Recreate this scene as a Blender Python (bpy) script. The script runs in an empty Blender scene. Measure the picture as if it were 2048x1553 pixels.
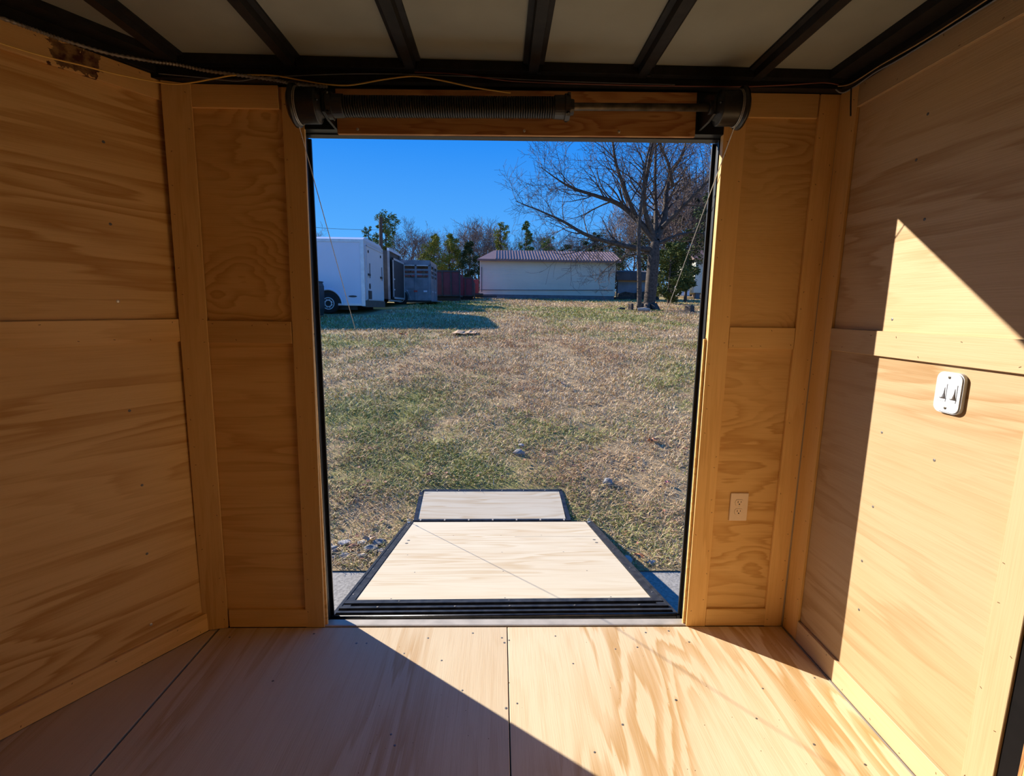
import bpy, bmesh, math, random
import numpy as np
from mathutils import Matrix, Vector
random.seed(7)
S = bpy.context.scene
COL = S.collection
# ------------------------------------------------------------------ camera
cam_d = bpy.data.cameras.new('camera'); cam = bpy.data.objects.new('camera', cam_d); COL.objects.link(cam)
cam_d.sensor_fit = 'HORIZONTAL'; cam_d.sensor_width = 36.0; cam_d.lens = 989.11 / 2048 * 36.0
cam_d.clip_start = 0.02; cam_d.clip_end = 600
CH = 1.3278
_p, _y, _r = 0.1595, 0.0259, 0.0136
fw = Vector((math.sin(_y) * math.cos(_p), math.cos(_y) * math.cos(_p), -math.sin(_p)))
r0 = Vector((math.cos(_y), -math.sin(_y), 0)); u0 = r0.cross(fw)
rt_ = r0 * math.cos(_r) + u0 * math.sin(_r); up_ = u0 * math.cos(_r) - r0 * math.sin(_r)
m = Matrix.Identity(4)
for i in range(3):
    m[i][0], m[i][1], m[i][2] = rt_[i], up_[i], -fw[i]
m[2][3] = CH
cam.matrix_world = m
S.camera = cam
# ------------------------------------------------------------------ sky, sun, exposure
world = bpy.data.worlds.new('clear_winter_sky'); S.world = world; world.use_nodes = True
wt = world.node_tree; wt.nodes.clear()
wo = wt.nodes.new('ShaderNodeOutputWorld'); bg = wt.nodes.new('ShaderNodeBackground')
tc = wt.nodes.new('ShaderNodeTexCoord'); sx = wt.nodes.new('ShaderNodeSeparateXYZ'); rp = wt.nodes.new('ShaderNodeValToRGB')
wt.links.new(tc.outputs['Generated'], sx.inputs[0]); wt.links.new(sx.outputs['Z'], rp.inputs[0])
wt.links.new(rp.outputs[0], bg.inputs[0]); wt.links.new(bg.outputs[0], wo.inputs[0])
el = rp.color_ramp.elements
el[0].position = 0.0; el[0].color = (0.26, 0.58, 1.0, 1)
el[1].position = 1.0; el[1].color = (0.016, 0.17, 0.70, 1)
e = el.new(0.12); e.color = (0.10, 0.43, 1.0, 1)
e = el.new(0.30); e.color = (0.022, 0.27, 0.93, 1)
bg.inputs[1].default_value = 1.0
sun_d = bpy.data.lights.new('sun', 'SUN'); sun = bpy.data.objects.new('sun', sun_d); COL.objects.link(sun)
sun_d.energy = 10.0; sun_d.color = (1.0, 0.93, 0.82); sun_d.angle = math.radians(0.53)
SUN_EL = math.radians(26.0)
sd = Vector((0.79 * math.cos(SUN_EL), -0.61 * math.cos(SUN_EL), -math.sin(SUN_EL))).normalized()
sun.rotation_euler = sd.to_track_quat('-Z', 'Y').to_euler(); sun.location = (-20, 20, 20)
S.view_settings.view_transform = 'Standard'; S.view_settings.look = 'None'
S.view_settings.exposure = 0.0; S.view_settings.gamma = 1.0; S.view_settings.use_curve_mapping = False
# ------------------------------------------------------------------ materials
def new_mat(name):
    mt = bpy.data.materials.new(name); mt.use_nodes = True
    nt = mt.node_tree; b = nt.nodes['Principled BSDF']
    return mt, nt, b
def N(nt, typ, **kw):
    n = nt.nodes.new(typ)
    for k, v in kw.items(): setattr(n, k, v)
    return n
def mth(nt, op, a, b=None, clamp=False):
    n = N(nt, 'ShaderNodeMath', operation=op, use_clamp=clamp)
    for i, v in enumerate((a, b)):
        if v is None: continue
        if isinstance(v, (int, float)): n.inputs[i].default_value = v
        else: nt.links.new(v, n.inputs[i])
    return n.outputs[0]
def mixc(nt, fac, a, b):
    n = N(nt, 'ShaderNodeMix', data_type='RGBA')
    for key, v in ((0, fac), (6, a), (7, b)):
        if isinstance(v, (int, float)): n.inputs[key].default_value = v
        elif isinstance(v, tuple): n.inputs[key].default_value = (*v, 1)
        else: nt.links.new(v, n.inputs[key])
    return n.outputs[2]
def ramp(nt, fac, pts):
    n = N(nt, 'ShaderNodeValToRGB'); el = n.color_ramp.elements
    while len(el) < len(pts): el.new(0.5)
    for e_, (p, c) in zip(el, pts):
        e_.position = p; e_.color = (c, c, c, 1) if isinstance(c, (int, float)) else (*c, 1)
    nt.links.new(fac, n.inputs[0]); return n.outputs[0]
def simple(name, col, rough=0.6, metal=0.0, var=0.0, vscale=20.0, spec=0.5, bump=0.0):
    mt, nt, b = new_mat(name)
    b.inputs['Roughness'].default_value = rough; b.inputs['Metallic'].default_value = metal
    b.inputs['Specular IOR Level'].default_value = spec
    tcn = N(nt, 'ShaderNodeTexCoord'); ns = N(nt, 'ShaderNodeTexNoise'); ns.inputs['Scale'].default_value = vscale; ns.inputs['Detail'].default_value = 5
    nt.links.new(tcn.outputs['Object'], ns.inputs['Vector'])
    lo = tuple(max(0, c * (1 - var)) for c in col); hi = tuple(min(1, c * (1 + var)) for c in col)
    nt.links.new(ramp(nt, ns.outputs[0], [(0.3, lo), (0.7, hi)]), b.inputs['Base Color'])
    if bump:
        bp = N(nt, 'ShaderNodeBump'); bp.inputs['Strength'].default_value = bump; bp.inputs['Distance'].default_value = 0.01
        nt.links.new(ns.outputs[0], bp.inputs['Height']); nt.links.new(bp.outputs[0], b.inputs['Normal'])
    return mt
def wood(name, pale, dark, tint, gu=1.0, gv=4.5, freq=20.0, strength=0.85, zone=(0.40, 0.62), rough=0.55, stain=None, soft=0.25):
    """plywood / pine: grain runs along the local X axis of the board"""
    mt, nt, b = new_mat(name)
    tcn = N(nt, 'ShaderNodeTexCoord'); oi = N(nt, 'ShaderNodeObjectInfo')
    sc = N(nt, 'ShaderNodeVectorMath', operation='SCALE'); sc.inputs[0].default_value = (37.0, 53.0, 19.0)
    nt.links.new(oi.outputs['Random'], sc.inputs['Scale'])
    ad = N(nt, 'ShaderNodeVectorMath', operation='ADD'); nt.links.new(tcn.outputs['Object'], ad.inputs[0]); nt.links.new(sc.outputs[0], ad.inputs[1])
    def noise(scale3, detail, dist=0.0, rgh=0.5):
        mp = N(nt, 'ShaderNodeMapping'); mp.inputs['Scale'].default_value = scale3
        nt.links.new(ad.outputs[0], mp.inputs['Vector'])
        n = N(nt, 'ShaderNodeTexNoise'); n.inputs['Scale'].default_value = 1.0; n.inputs['Detail'].default_value = detail
        n.inputs['Roughness'].default_value = rgh; n.inputs['Distortion'].default_value = dist
        nt.links.new(mp.outputs[0], n.inputs['Vector']); return n.outputs[0]
    n1 = noise((gu, gv, gv), 1.5, 0.35, 0.35)
    n1b = noise((gu * 3, gv * 9, gv * 9), 2.0, 0.0, 0.5)
    ph = mth(nt, 'ADD', mth(nt, 'MULTIPLY', n1, freq), mth(nt, 'MULTIPLY', n1b, 1.1))
    fr = mth(nt, 'FRACT', ph)
    band = ramp(nt, fr, [(0.0, 0.0), (0.35, 0.1), (0.35 + soft, 0.55), (0.86, 1.0), (0.97, 0.25), (1.0, 0.0)])
    zn = ramp(nt, noise((gu * 0.9, gv * 0.45, gv * 0.45), 2.0, 0.3), [(zone[0], 0.12), (zone[1], 1.0)])
    fine = noise((7.0, 260.0, 260.0), 2.0)
    streak = noise((2.2, 48.0, 48.0), 3.0, 0.0, 0.6)
    fac = mth(nt, 'MULTIPLY', mth(nt, 'MULTIPLY', band, zn), strength)
    fac = mth(nt, 'ADD', fac, mth(nt, 'ADD', mth(nt, 'MULTIPLY', mth(nt, 'SUBTRACT', fine, 0.5), 0.55), mth(nt, 'MULTIPLY', mth(nt, 'SUBTRACT', streak, 0.47), 0.7)), True)
    blot = ramp(nt, noise((gu * 1.6, gv * 0.7, gv * 0.7), 3.0, 0.2), [(0.38, 0.0), (0.66, 1.0)])
    c = mixc(nt, mth(nt, 'MULTIPLY', blot, 0.55), pale, tint)
    c = mixc(nt, fac, c, dark)
    if stain:
        x0, x1, y0, y1, scol = stain
        sp = N(nt, 'ShaderNodeSeparateXYZ'); nt.links.new(tcn.outputs['Object'], sp.inputs[0])
        n2 = N(nt, 'ShaderNodeTexNoise'); n2.inputs['Scale'].default_value = 45.0; n2.inputs['Detail'].default_value = 4
        nt.links.new(tcn.outputs['Object'], n2.inputs['Vector'])
        wob = mth(nt, 'MULTIPLY', mth(nt, 'SUBTRACT', n2.outputs[0], 0.5), 0.07)
        xx = mth(nt, 'ADD', sp.outputs['X'], wob); yy = mth(nt, 'ADD', sp.outputs['Y'], wob)
        msk = mth(nt, 'MULTIPLY', mth(nt, 'MULTIPLY', mth(nt, 'GREATER_THAN', xx, x0), mth(nt, 'LESS_THAN', xx, x1)),
                  mth(nt, 'MULTIPLY', mth(nt, 'GREATER_THAN', yy, y0), mth(nt, 'LESS_THAN', yy, y1)))
        dry = ramp(nt, n2.outputs[0], [(0.38, 0.97), (0.62, 0.62)])
        c = mixc(nt, mth(nt, 'MULTIPLY', msk, dry), c, scol)
    hs = N(nt, 'ShaderNodeHueSaturation'); hs.inputs['Saturation'].default_value = 1.0
    nt.links.new(c, hs.inputs['Color']); nt.links.new(mth(nt, 'ADD', mth(nt, 'MULTIPLY', mth(nt, 'FRACT', mth(nt, 'MULTIPLY', oi.outputs['Random'], 7.31)), 0.22), 0.88), hs.inputs['Value'])
    c = hs.outputs[0]
    nt.links.new(c, b.inputs['Base Color'])
    b.inputs['Roughness'].default_value = rough; b.inputs['Specular IOR Level'].default_value = 0.25
    bp = N(nt, 'ShaderNodeBump'); bp.inputs['Strength'].default_value = 0.12; bp.inputs['Distance'].default_value = 0.004
    nt.links.new(fine, bp.inputs['Height']); nt.links.new(bp.outputs[0], b.inputs['Normal'])
    return mt
PALE, DARK, TINT = (0.80, 0.51, 0.205), (0.56, 0.285, 0.075), (0.74, 0.43, 0.145)
PALE_R, DARK_R, TINT_R = (0.55, 0.385, 0.22), (0.40, 0.24, 0.105), (0.51, 0.335, 0.165)  # right wall: greyer wood, also darkened to hold down its sunlit brightness
M = {}
M['ply'] = wood('plywood_wall', PALE, DARK, TINT, gu=0.75, gv=4.6, freq=9.0, strength=0.95, zone=(0.36, 0.56))
M['ply_right'] = wood('plywood_wall_grey_sun_dimmed', PALE_R, DARK_R, TINT_R, gu=0.9, gv=4.6, freq=8.0, strength=0.9, zone=(0.38, 0.58))
M['batten_right'] = wood('pine_batten_grey_sun_dimmed', (0.55, 0.39, 0.22), (0.43, 0.27, 0.125), (0.51, 0.345, 0.175), gu=1.2, gv=9.0, freq=5.0, strength=0.6, zone=(0.42, 0.66))  # greyer batten, its colour lowered too to offset the sun on it
M['ply_swirl'] = wood('plywood_swirled', PALE, DARK, TINT, gu=2.6, gv=4.4, freq=17.0, strength=0.75, zone=(0.36, 0.58))
M['ply_wavy'] = wood('plywood_wavy', PALE, DARK, TINT, gu=2.0, gv=5.5, freq=9.0, strength=0.8, zone=(0.36, 0.58))
M['ply_plain'] = wood('plywood_straight', PALE, DARK, TINT, gu=0.8, gv=7.0, freq=8.0, strength=0.85, zone=(0.38, 0.58))
M['ply_red'] = wood('plywood_dark_figured', (0.48, 0.26, 0.10), (0.30, 0.12, 0.04), (0.42, 0.21, 0.075), gu=2.0, gv=9.0, freq=11.0, strength=0.9, zone=(0.3, 0.5))
M['batten'] = wood('pine_batten', (0.80, 0.505, 0.20), (0.60, 0.32, 0.09), (0.74, 0.43, 0.145), gu=1.2, gv=9.0, freq=5.0, strength=0.6, zone=(0.42, 0.66))
M['floor'] = wood('plywood_floor', (0.70, 0.56, 0.37), (0.50, 0.31, 0.135), (0.64, 0.47, 0.28), gu=0.9, gv=4.5, freq=10.0, strength=1.0, zone=(0.36, 0.54), rough=0.5, soft=0.1)
M['floor_soft'] = wood('plywood_floor_plain', (0.635, 0.515, 0.35), (0.48, 0.31, 0.155), (0.565, 0.415, 0.255), gu=0.7, gv=5.0, freq=7.0, strength=0.8, zone=(0.42, 0.62), rough=0.5)
M['ramp'] = wood('plywood_ramp', (0.60, 0.52, 0.385), (0.48, 0.36, 0.22), (0.56, 0.455, 0.315), gu=0.8, gv=6.0, freq=8.0, strength=0.9, zone=(0.42, 0.62), rough=0.55)
M['black'] = simple('black_painted_steel', (0.010, 0.010, 0.011), 0.42, 0.0, 0.4, 30, 0.5, 0.05)
M['roofblack'] = simple('black_roof_steel', (0.012, 0.011, 0.010), 0.6, 0.0, 0.4, 30, 0.3)
M['rampblack'] = simple('worn_black_steel', (0.022, 0.023, 0.026), 0.38, 0.0, 0.7, 25, 0.5, 0.15)
M['spring'] = simple('oily_black_spring', (0.014, 0.013, 0.012), 0.35, 0.0, 0.3, 40)
M['shaft'] = simple('dark_steel_shaft', (0.10, 0.085, 0.065), 0.45, 0.7, 0.5, 30)
M['roofskin'] = simple('cream_roof_skin', (0.27, 0.275, 0.225), 0.75, 0.0, 0.08, 6)
M['cable'] = simple('galvanised_cable', (0.42, 0.40, 0.36), 0.45, 0.6, 0.3, 300)
M['conduit'] = simple('grey_armoured_conduit', (0.30, 0.28, 0.25), 0.5, 0.5, 0.3, 60)
M['yellow'] = simple('yellow_wire_insulation', (0.85, 0.55, 0.13), 0.5)
M['tanwire'] = simple('tan_wire', (0.42, 0.27, 0.12), 0.5)
M['redwire'] = simple('dull_red_wire', (0.22, 0.07, 0.05), 0.5)
M['greywire'] = simple('grey_wire', (0.22, 0.23, 0.25), 0.5)
M['greenwire'] = simple('green_yellow_tape', (0.20, 0.26, 0.03), 0.5)
M['alu'] = simple('brushed_aluminium', (0.50, 0.44, 0.36), 0.45, 0.25, 0.15, 15)
M['screw'] = simple('zinc_screw', (0.16, 0.15, 0.14), 0.5, 0.5, 0.3, 100)
M['staple'] = simple('staple_hole', (0.10, 0.045, 0.015), 0.9)
M['brightscrew'] = simple('bright_zinc_screw', (0.65, 0.63, 0.58), 0.35, 0.6, 0.2, 100)
M['almond'] = simple('almond_plastic', (0.80, 0.62, 0.46), 0.35, 0, 0.03)
M['white'] = simple('white_plastic', (0.56, 0.58, 0.62), 0.35, 0, 0.02)
M['darkslot'] = simple('dark_slot', (0.03, 0.025, 0.02), 0.8)
M['concrete'] = simple('grey_concrete_paving', (0.30, 0.28, 0.25), 0.9, 0, 0.28, 60, 0.2, 0.3)
M['skin'] = simple('white_trailer_skin', (0.70, 0.70, 0.70), 0.4)
# ------------------------------------------------------------------ mesh helpers
class MB:
    def __init__(s): s.v = []; s.f = []
    def box(s, x0, x1, y0, y1, z0, z1):
        b = len(s.v)
        s.v += [(x0, y0, z0), (x1, y0, z0), (x1, y1, z0), (x0, y1, z0), (x0, y0, z1), (x1, y0, z1), (x1, y1, z1), (x0, y1, z1)]
        s.f += [tuple(b + i for i in q) for q in ((0, 3, 2, 1), (4, 5, 6, 7), (0, 1, 5, 4), (1, 2, 6, 5), (2, 3, 7, 6), (3, 0, 4, 7))]
        return s
    def obox(s, o, ex, ey, ez, hx, hy, hz):
        b = len(s.v); o = Vector(o); ex = Vector(ex); ey = Vector(ey); ez = Vector(ez)
        for dz in (-1, 1):
            for dx, dy in ((-1, -1), (1, -1), (1, 1), (-1, 1)):
                s.v.append(tuple(o + ex * (dx * hx) + ey * (dy * hy) + ez * (dz * hz)))
        s.f += [tuple(b + i for i in q) for q in ((0, 3, 2, 1), (4, 5, 6, 7), (0, 1, 5, 4), (1, 2, 6, 5), (2, 3, 7, 6), (3, 0, 4, 7))]
        return s
    def prism(s, poly, axis, a0, a1):
        """poly of 2-D points in the plane across axis ('x','y','z'), extruded a0..a1"""
        b = len(s.v); n = len(poly)
        for a in (a0, a1):
            for p, q in poly:
                s.v.append({'x': (a, p, q), 'y': (p, a, q), 'z': (p, q, a)}[axis])
        s.f.append(tuple(range(b, b + n))[::-1]); s.f.append(tuple(range(b + n, b + 2 * n)))
        for i in range(n):
            j = (i + 1) % n; s.f.append((b + i, b + j, b + n + j, b + n + i))
        return s
    def tube(s, pts, rad, sides=6, cap=True):
        pts = [Vector(p) for p in pts]; n = len(pts)
        rad = rad if isinstance(rad, (list, tuple)) else [rad] * n
        prev = None; base = len(s.v)
        for i, p in enumerate(pts):
            d = (pts[min(i + 1, n - 1)] - pts[max(i - 1, 0)])
            if d.length < 1e-9: d = Vector((0, 0, 1))
            d.normalize()
            if prev is None:
                a = d.orthogonal().normalized()
            else:
                a = prev - d * prev.dot(d)
                a = a.normalized() if a.length > 1e-6 else d.orthogonal().normalized()
            prev = a; c = d.cross(a)
            for k in range(sides):
                t = 2 * math.pi * k / sides
                s.v.append(tuple(p + (a * math.cos(t) + c * math.sin(t)) * rad[i]))
        for i in range(n - 1):
            for k in range(sides):
                k2 = (k + 1) % sides
                s.f.append((base + i * sides + k, base + i * sides + k2, base + (i + 1) * sides + k2, base + (i + 1) * sides + k))
        if cap:
            s.f.append(tuple(base + k for k in range(sides))[::-1]); s.f.append(tuple(base + (n - 1) * sides + k for k in range(sides)))
        return s
    def lathe(s, o, axis, prof, sides=32):
        """prof: list of (distance along axis, radius)"""
        o = Vector(o); axis = Vector(axis).normalized(); a = axis.orthogonal().normalized(); c = axis.cross(a); base = len(s.v)
        for t, r in prof:
            for k in range(sides):
                th = 2 * math.pi * k / sides
                s.v.append(tuple(o + axis * t + (a * math.cos(th) + c * math.sin(th)) * r))
        for i in range(len(prof) - 1):
            for k in range(sides):
                k2 = (k + 1) % sides
                s.f.append((base + i * sides + k, base + i * sides + k2, base + (i + 1) * sides + k2, base + (i + 1) * sides + k))
        s.f.append(tuple(base + k for k in range(sides))[::-1]); s.f.append(tuple(base + (len(prof) - 1) * sides + k for k in range(sides)))
        return s
    def disc(s, o, n, r, h=0.002, sides=8):
        return s.lathe(Vector(o) - Vector(n) * 0.0005, n, [(0, r), (h * 0.6, r), (h, r * 0.55)], sides)
    def build(s, name, mat, parent=None, smooth=False, loc=None):
        me = bpy.data.meshes.new(name); v = s.v
        if loc is not None: v = [(a - loc[0], b - loc[1], c - loc[2]) for a, b, c in v]
        me.from_pydata(v, [], s.f); me.validate(); me.update()
        bm = bmesh.new(); bm.from_mesh(me); bmesh.ops.recalc_face_normals(bm, faces=bm.faces); bm.to_mesh(me); bm.free()
        if smooth: me.polygons.foreach_set('use_smooth', [True] * len(me.polygons))
        if isinstance(mat, str): mat = M[mat]
        me.materials.append(mat)
        o = bpy.data.objects.new(name, me); COL.objects.link(o)
        if loc is not None: o.location = loc
        if parent: setp(o, parent)
        return o
def setp(o, parent):
    o.parent = parent; o.matrix_parent_inverse = Matrix.Translation(parent.location).inverted()
def sub(name, mb, mat, parent, smooth=False, kind=None, label=None):
    o = mb.build(name, mat, parent, smooth)
    if kind: o['kind'] = kind
    if label: o['label'] = label
    return o
def tag(o, label=None, cat=None, group=None, kind=None):
    if label: o['label'] = label
    if cat: o['category'] = cat
    if group: o['group'] = group
    if kind: o['kind'] = kind
    return o
def thing(name, loc, label, cat, group=None):
    o = bpy.data.objects.new(name, None); COL.objects.link(o); o.location = loc; o.empty_display_size = 0.1
    return tag(o, label, cat, group)
def board(name, o, ex, ez, L, Wd, T, mat, parent, bev=0.0012, ends=None):
    """a bevelled board: grain along ex, face normal ez, centre of its FRONT face at o"""
    ex = Vector(ex).normalized(); ez = Vector(ez).normalized(); ey = ez.cross(ex).normalized(); ez = ex.cross(ey)
    bm = bmesh.new(); bmesh.ops.create_cube(bm, size=1.0, matrix=Matrix.Diagonal((L, Wd, T, 1)))
    if bev: bmesh.ops.bevel(bm, geom=list(bm.edges), offset=min(bev, T * 0.3), segments=1, affect='EDGES')
    me = bpy.data.meshes.new(name); bm.to_mesh(me); bm.free()
    me.materials.append(M[mat] if isinstance(mat, str) else mat)
    ob = bpy.data.objects.new(name, me); COL.objects.link(ob)
    c = Vector(o) - ez * (T / 2); mw = Matrix.Identity(4)
    for i in range(3):
        mw[i][0], mw[i][1], mw[i][2], mw[i][3] = ex[i], ey[i], ez[i], c[i]
    ob.matrix_world = mw
    if parent:
        ob.parent = parent
        ob.matrix_parent_inverse = Matrix.Translation(parent.location).inverted()
    return ob
def child_world(mb, name, mat, parent_board, smooth=False, kind=None):
    """mesh given in world space, parented to a board (which has a rotated matrix)"""
    inv = parent_board.matrix_basis.inverted()
    mb.v = [tuple(inv @ Vector(p)) for p in mb.v]
    o = mb.build(name, mat, None, smooth); o.parent = parent_board
    if kind: o['kind'] = kind
    return o
# ------------------------------------------------------------------ ground outside
GY = [2.6, 3.33, 3.9, 4.35, 5.5, 7, 10, 15.5, 20, 32, 45, 80, 160]
GZ = [-.58, -.56, -.47, -.36, -.13, .13, .55, 1.08, 1.33, 1.94, 2.7, 4.2, 6.5]
_fy = np.linspace(2.6, 160, 6000); _fz = np.interp(_fy, GY, GZ)
for _ in range(2):
    for i_ in range(1): _fz = np.convolve(np.pad(_fz, 8, mode='edge'), np.ones(17) / 17, 'valid')
def gz(y): return np.interp(y, _fy, _fz)
rng = np.random.default_rng(5)
def vnoise(x, y, scale, seed):
    r = np.random.default_rng(seed).random((128, 128)); x = np.asarray(x) * scale + 40.3; y = np.asarray(y) * scale + 17.7
    i = np.floor(x).astype(int); j = np.floor(y).astype(int); fx = x - i; fy = y - j
    fx = fx * fx * (3 - 2 * fx); fy = fy * fy * (3 - 2 * fy)
    g = lambda a, b: r[a % 128, b % 128]
    return (g(i, j) * (1 - fx) + g(i + 1, j) * fx) * (1 - fy) + (g(i, j + 1) * (1 - fx) + g(i + 1, j + 1) * fx) * fy
def fbm(x, y, scale, seed, o=3):
    return sum(vnoise(x, y, scale * 2 ** k, seed + k) * 0.5 ** (k + 1) for k in range(o)) / (1 - 0.5 ** o)
def greenness(x, y):
    g = fbm(x, y, 0.22, 11) * 0.6 + fbm(x, y, 1.1, 31) * 0.55
    g = g - 0.58
    g = g + 0.20 * np.exp(-((x + 2.9) / 1.8) ** 2 - ((y - 10.8) / 1.6) ** 2) + 0.02 * np.exp(-((x + 1.4) / 1.0) ** 2 - ((y - 5.2) / 1.6) ** 2)
    g = g - 0.16 * np.exp(-((x - 0.8) / 1.8) ** 2 - ((y - 9.5) / 4.0) ** 2) + 0.12 * np.exp(-((x - 3.5) / 1.5) ** 2 - ((y - 9) / 3) ** 2)
    g = g + 0.10 * np.exp(-((y - 20) / 4.0) ** 2) + 0.14 * np.exp(-((x + 2.5) / 1.5) ** 2 - ((y - 20) / 3.0) ** 2)
    return np.clip(g * 2.6 + 0.42, 0, 1)
def build_lawn():
    ys = np.concatenate([np.linspace(3.33, 9, 90), np.linspace(9.1, 24, 90), np.linspace(24.5, 60, 40), np.linspace(65, 160, 12)])
    xs = np.concatenate([np.linspace(-120, -15, 14)[:-1], np.linspace(-15, -3, 40)[:-1], np.linspace(-3, 4, 80)[:-1], np.linspace(4, 16, 40)[:-1], np.linspace(16, 120, 14)])
    X, Y = np.meshgrid(xs, ys); Z = gz(Y) + (fbm(X, Y, 1.7, 3) - 0.5) * 0.05 * np.clip((Y - 3.3) * 2, 0, 1) + (fbm(X, Y, 0.25, 77) - 0.5) * 0.10 * np.clip((Y - 5) / 5, 0, 1)
    ny, nx = X.shape
    v = np.stack([X, Y, Z], -1).reshape(-1, 3)
    idx = np.arange(ny * nx).reshape(ny, nx)
    f = np.stack([idx[:-1, :-1], idx[:-1, 1:], idx[1:, 1:], idx[1:, :-1]], -1).reshape(-1, 4)
    me = bpy.data.meshes.new('lawn'); me.from_pydata(v.tolist(), [], f.tolist()); me.update()
    g = greenness(X, Y).reshape(-1)
    at = me.color_attributes.new('Col', 'FLOAT_COLOR', 'POINT')
    at.data.foreach_set('color', np.stack([g, g, g, np.ones_like(g)], -1).astype('f').ravel())
    mt, nt, b = new_mat('dormant_lawn')
    ca = N(nt, 'ShaderNodeVertexColor', layer_name='Col')
    tcn = N(nt, 'ShaderNodeTexCoord')
    def nz(sc, d): 
        n = N(nt, 'ShaderNodeTexNoise'); n.inputs['Scale'].default_value = sc; n.inputs['Detail'].default_value = d; n.inputs['Roughness'].default_value = 0.7
        nt.links.new(tcn.outputs['Object'], n.inputs['Vector']); return n.outputs[0]
    fine = nz(9.0, 8); fine2 = nz(55.0, 6)
    gr = mth(nt, 'ADD', ca.outputs[0], mth(nt, 'MULTIPLY', mth(nt, 'SUBTRACT', fine, 0.5), 1.6), True)
    c = mixc(nt, ramp(nt, gr, [(0.35, 0.0), (0.85, 1.0)]), (0.58, 0.41, 0.225), (0.30, 0.30, 0.085))
    c = mixc(nt, ramp(nt, fine2, [(0.38, 0.75), (0.62, 0.0)]), c, (0.20, 0.135, 0.072))
    nt.links.new(c, b.inputs['Base Color']); b.inputs['Roughness'].default_value = 0.95; b.inputs['Specular IOR Level'].default_value = 0.1
    bp = N(nt, 'ShaderNodeBump'); bp.inputs['Strength'].default_value = 0.6; bp.inputs['Distance'].default_value = 0.05
    nt.links.new(fine2, bp.inputs['Height']); nt.links.new(bp.outputs[0], b.inputs['Normal'])
    me.materials.append(mt); me.polygons.foreach_set('use_smooth', [True] * len(me.polygons))
    o = bpy.data.objects.new('lawn', me); COL.objects.link(o); tag(o, 'sloping dormant brown and green lawn beyond the ramp', kind='structure')
def lawn_z(x, y):
    return gz(y) + (fbm(x, y, 1.7, 3) - 0.5) * 0.05 * np.clip((y - 3.3) * 2, 0, 1) + (fbm(x, y, 0.25, 77) - 0.5) * 0.10 * np.clip((y - 5) / 5, 0, 1)
build_lawn()
tag(MB().box(-60, 60, -40, 3.36, -0.75, -0.56).build('pavement', 'concrete'), 'grey concrete pavement under the ramp', kind='structure')
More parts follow.
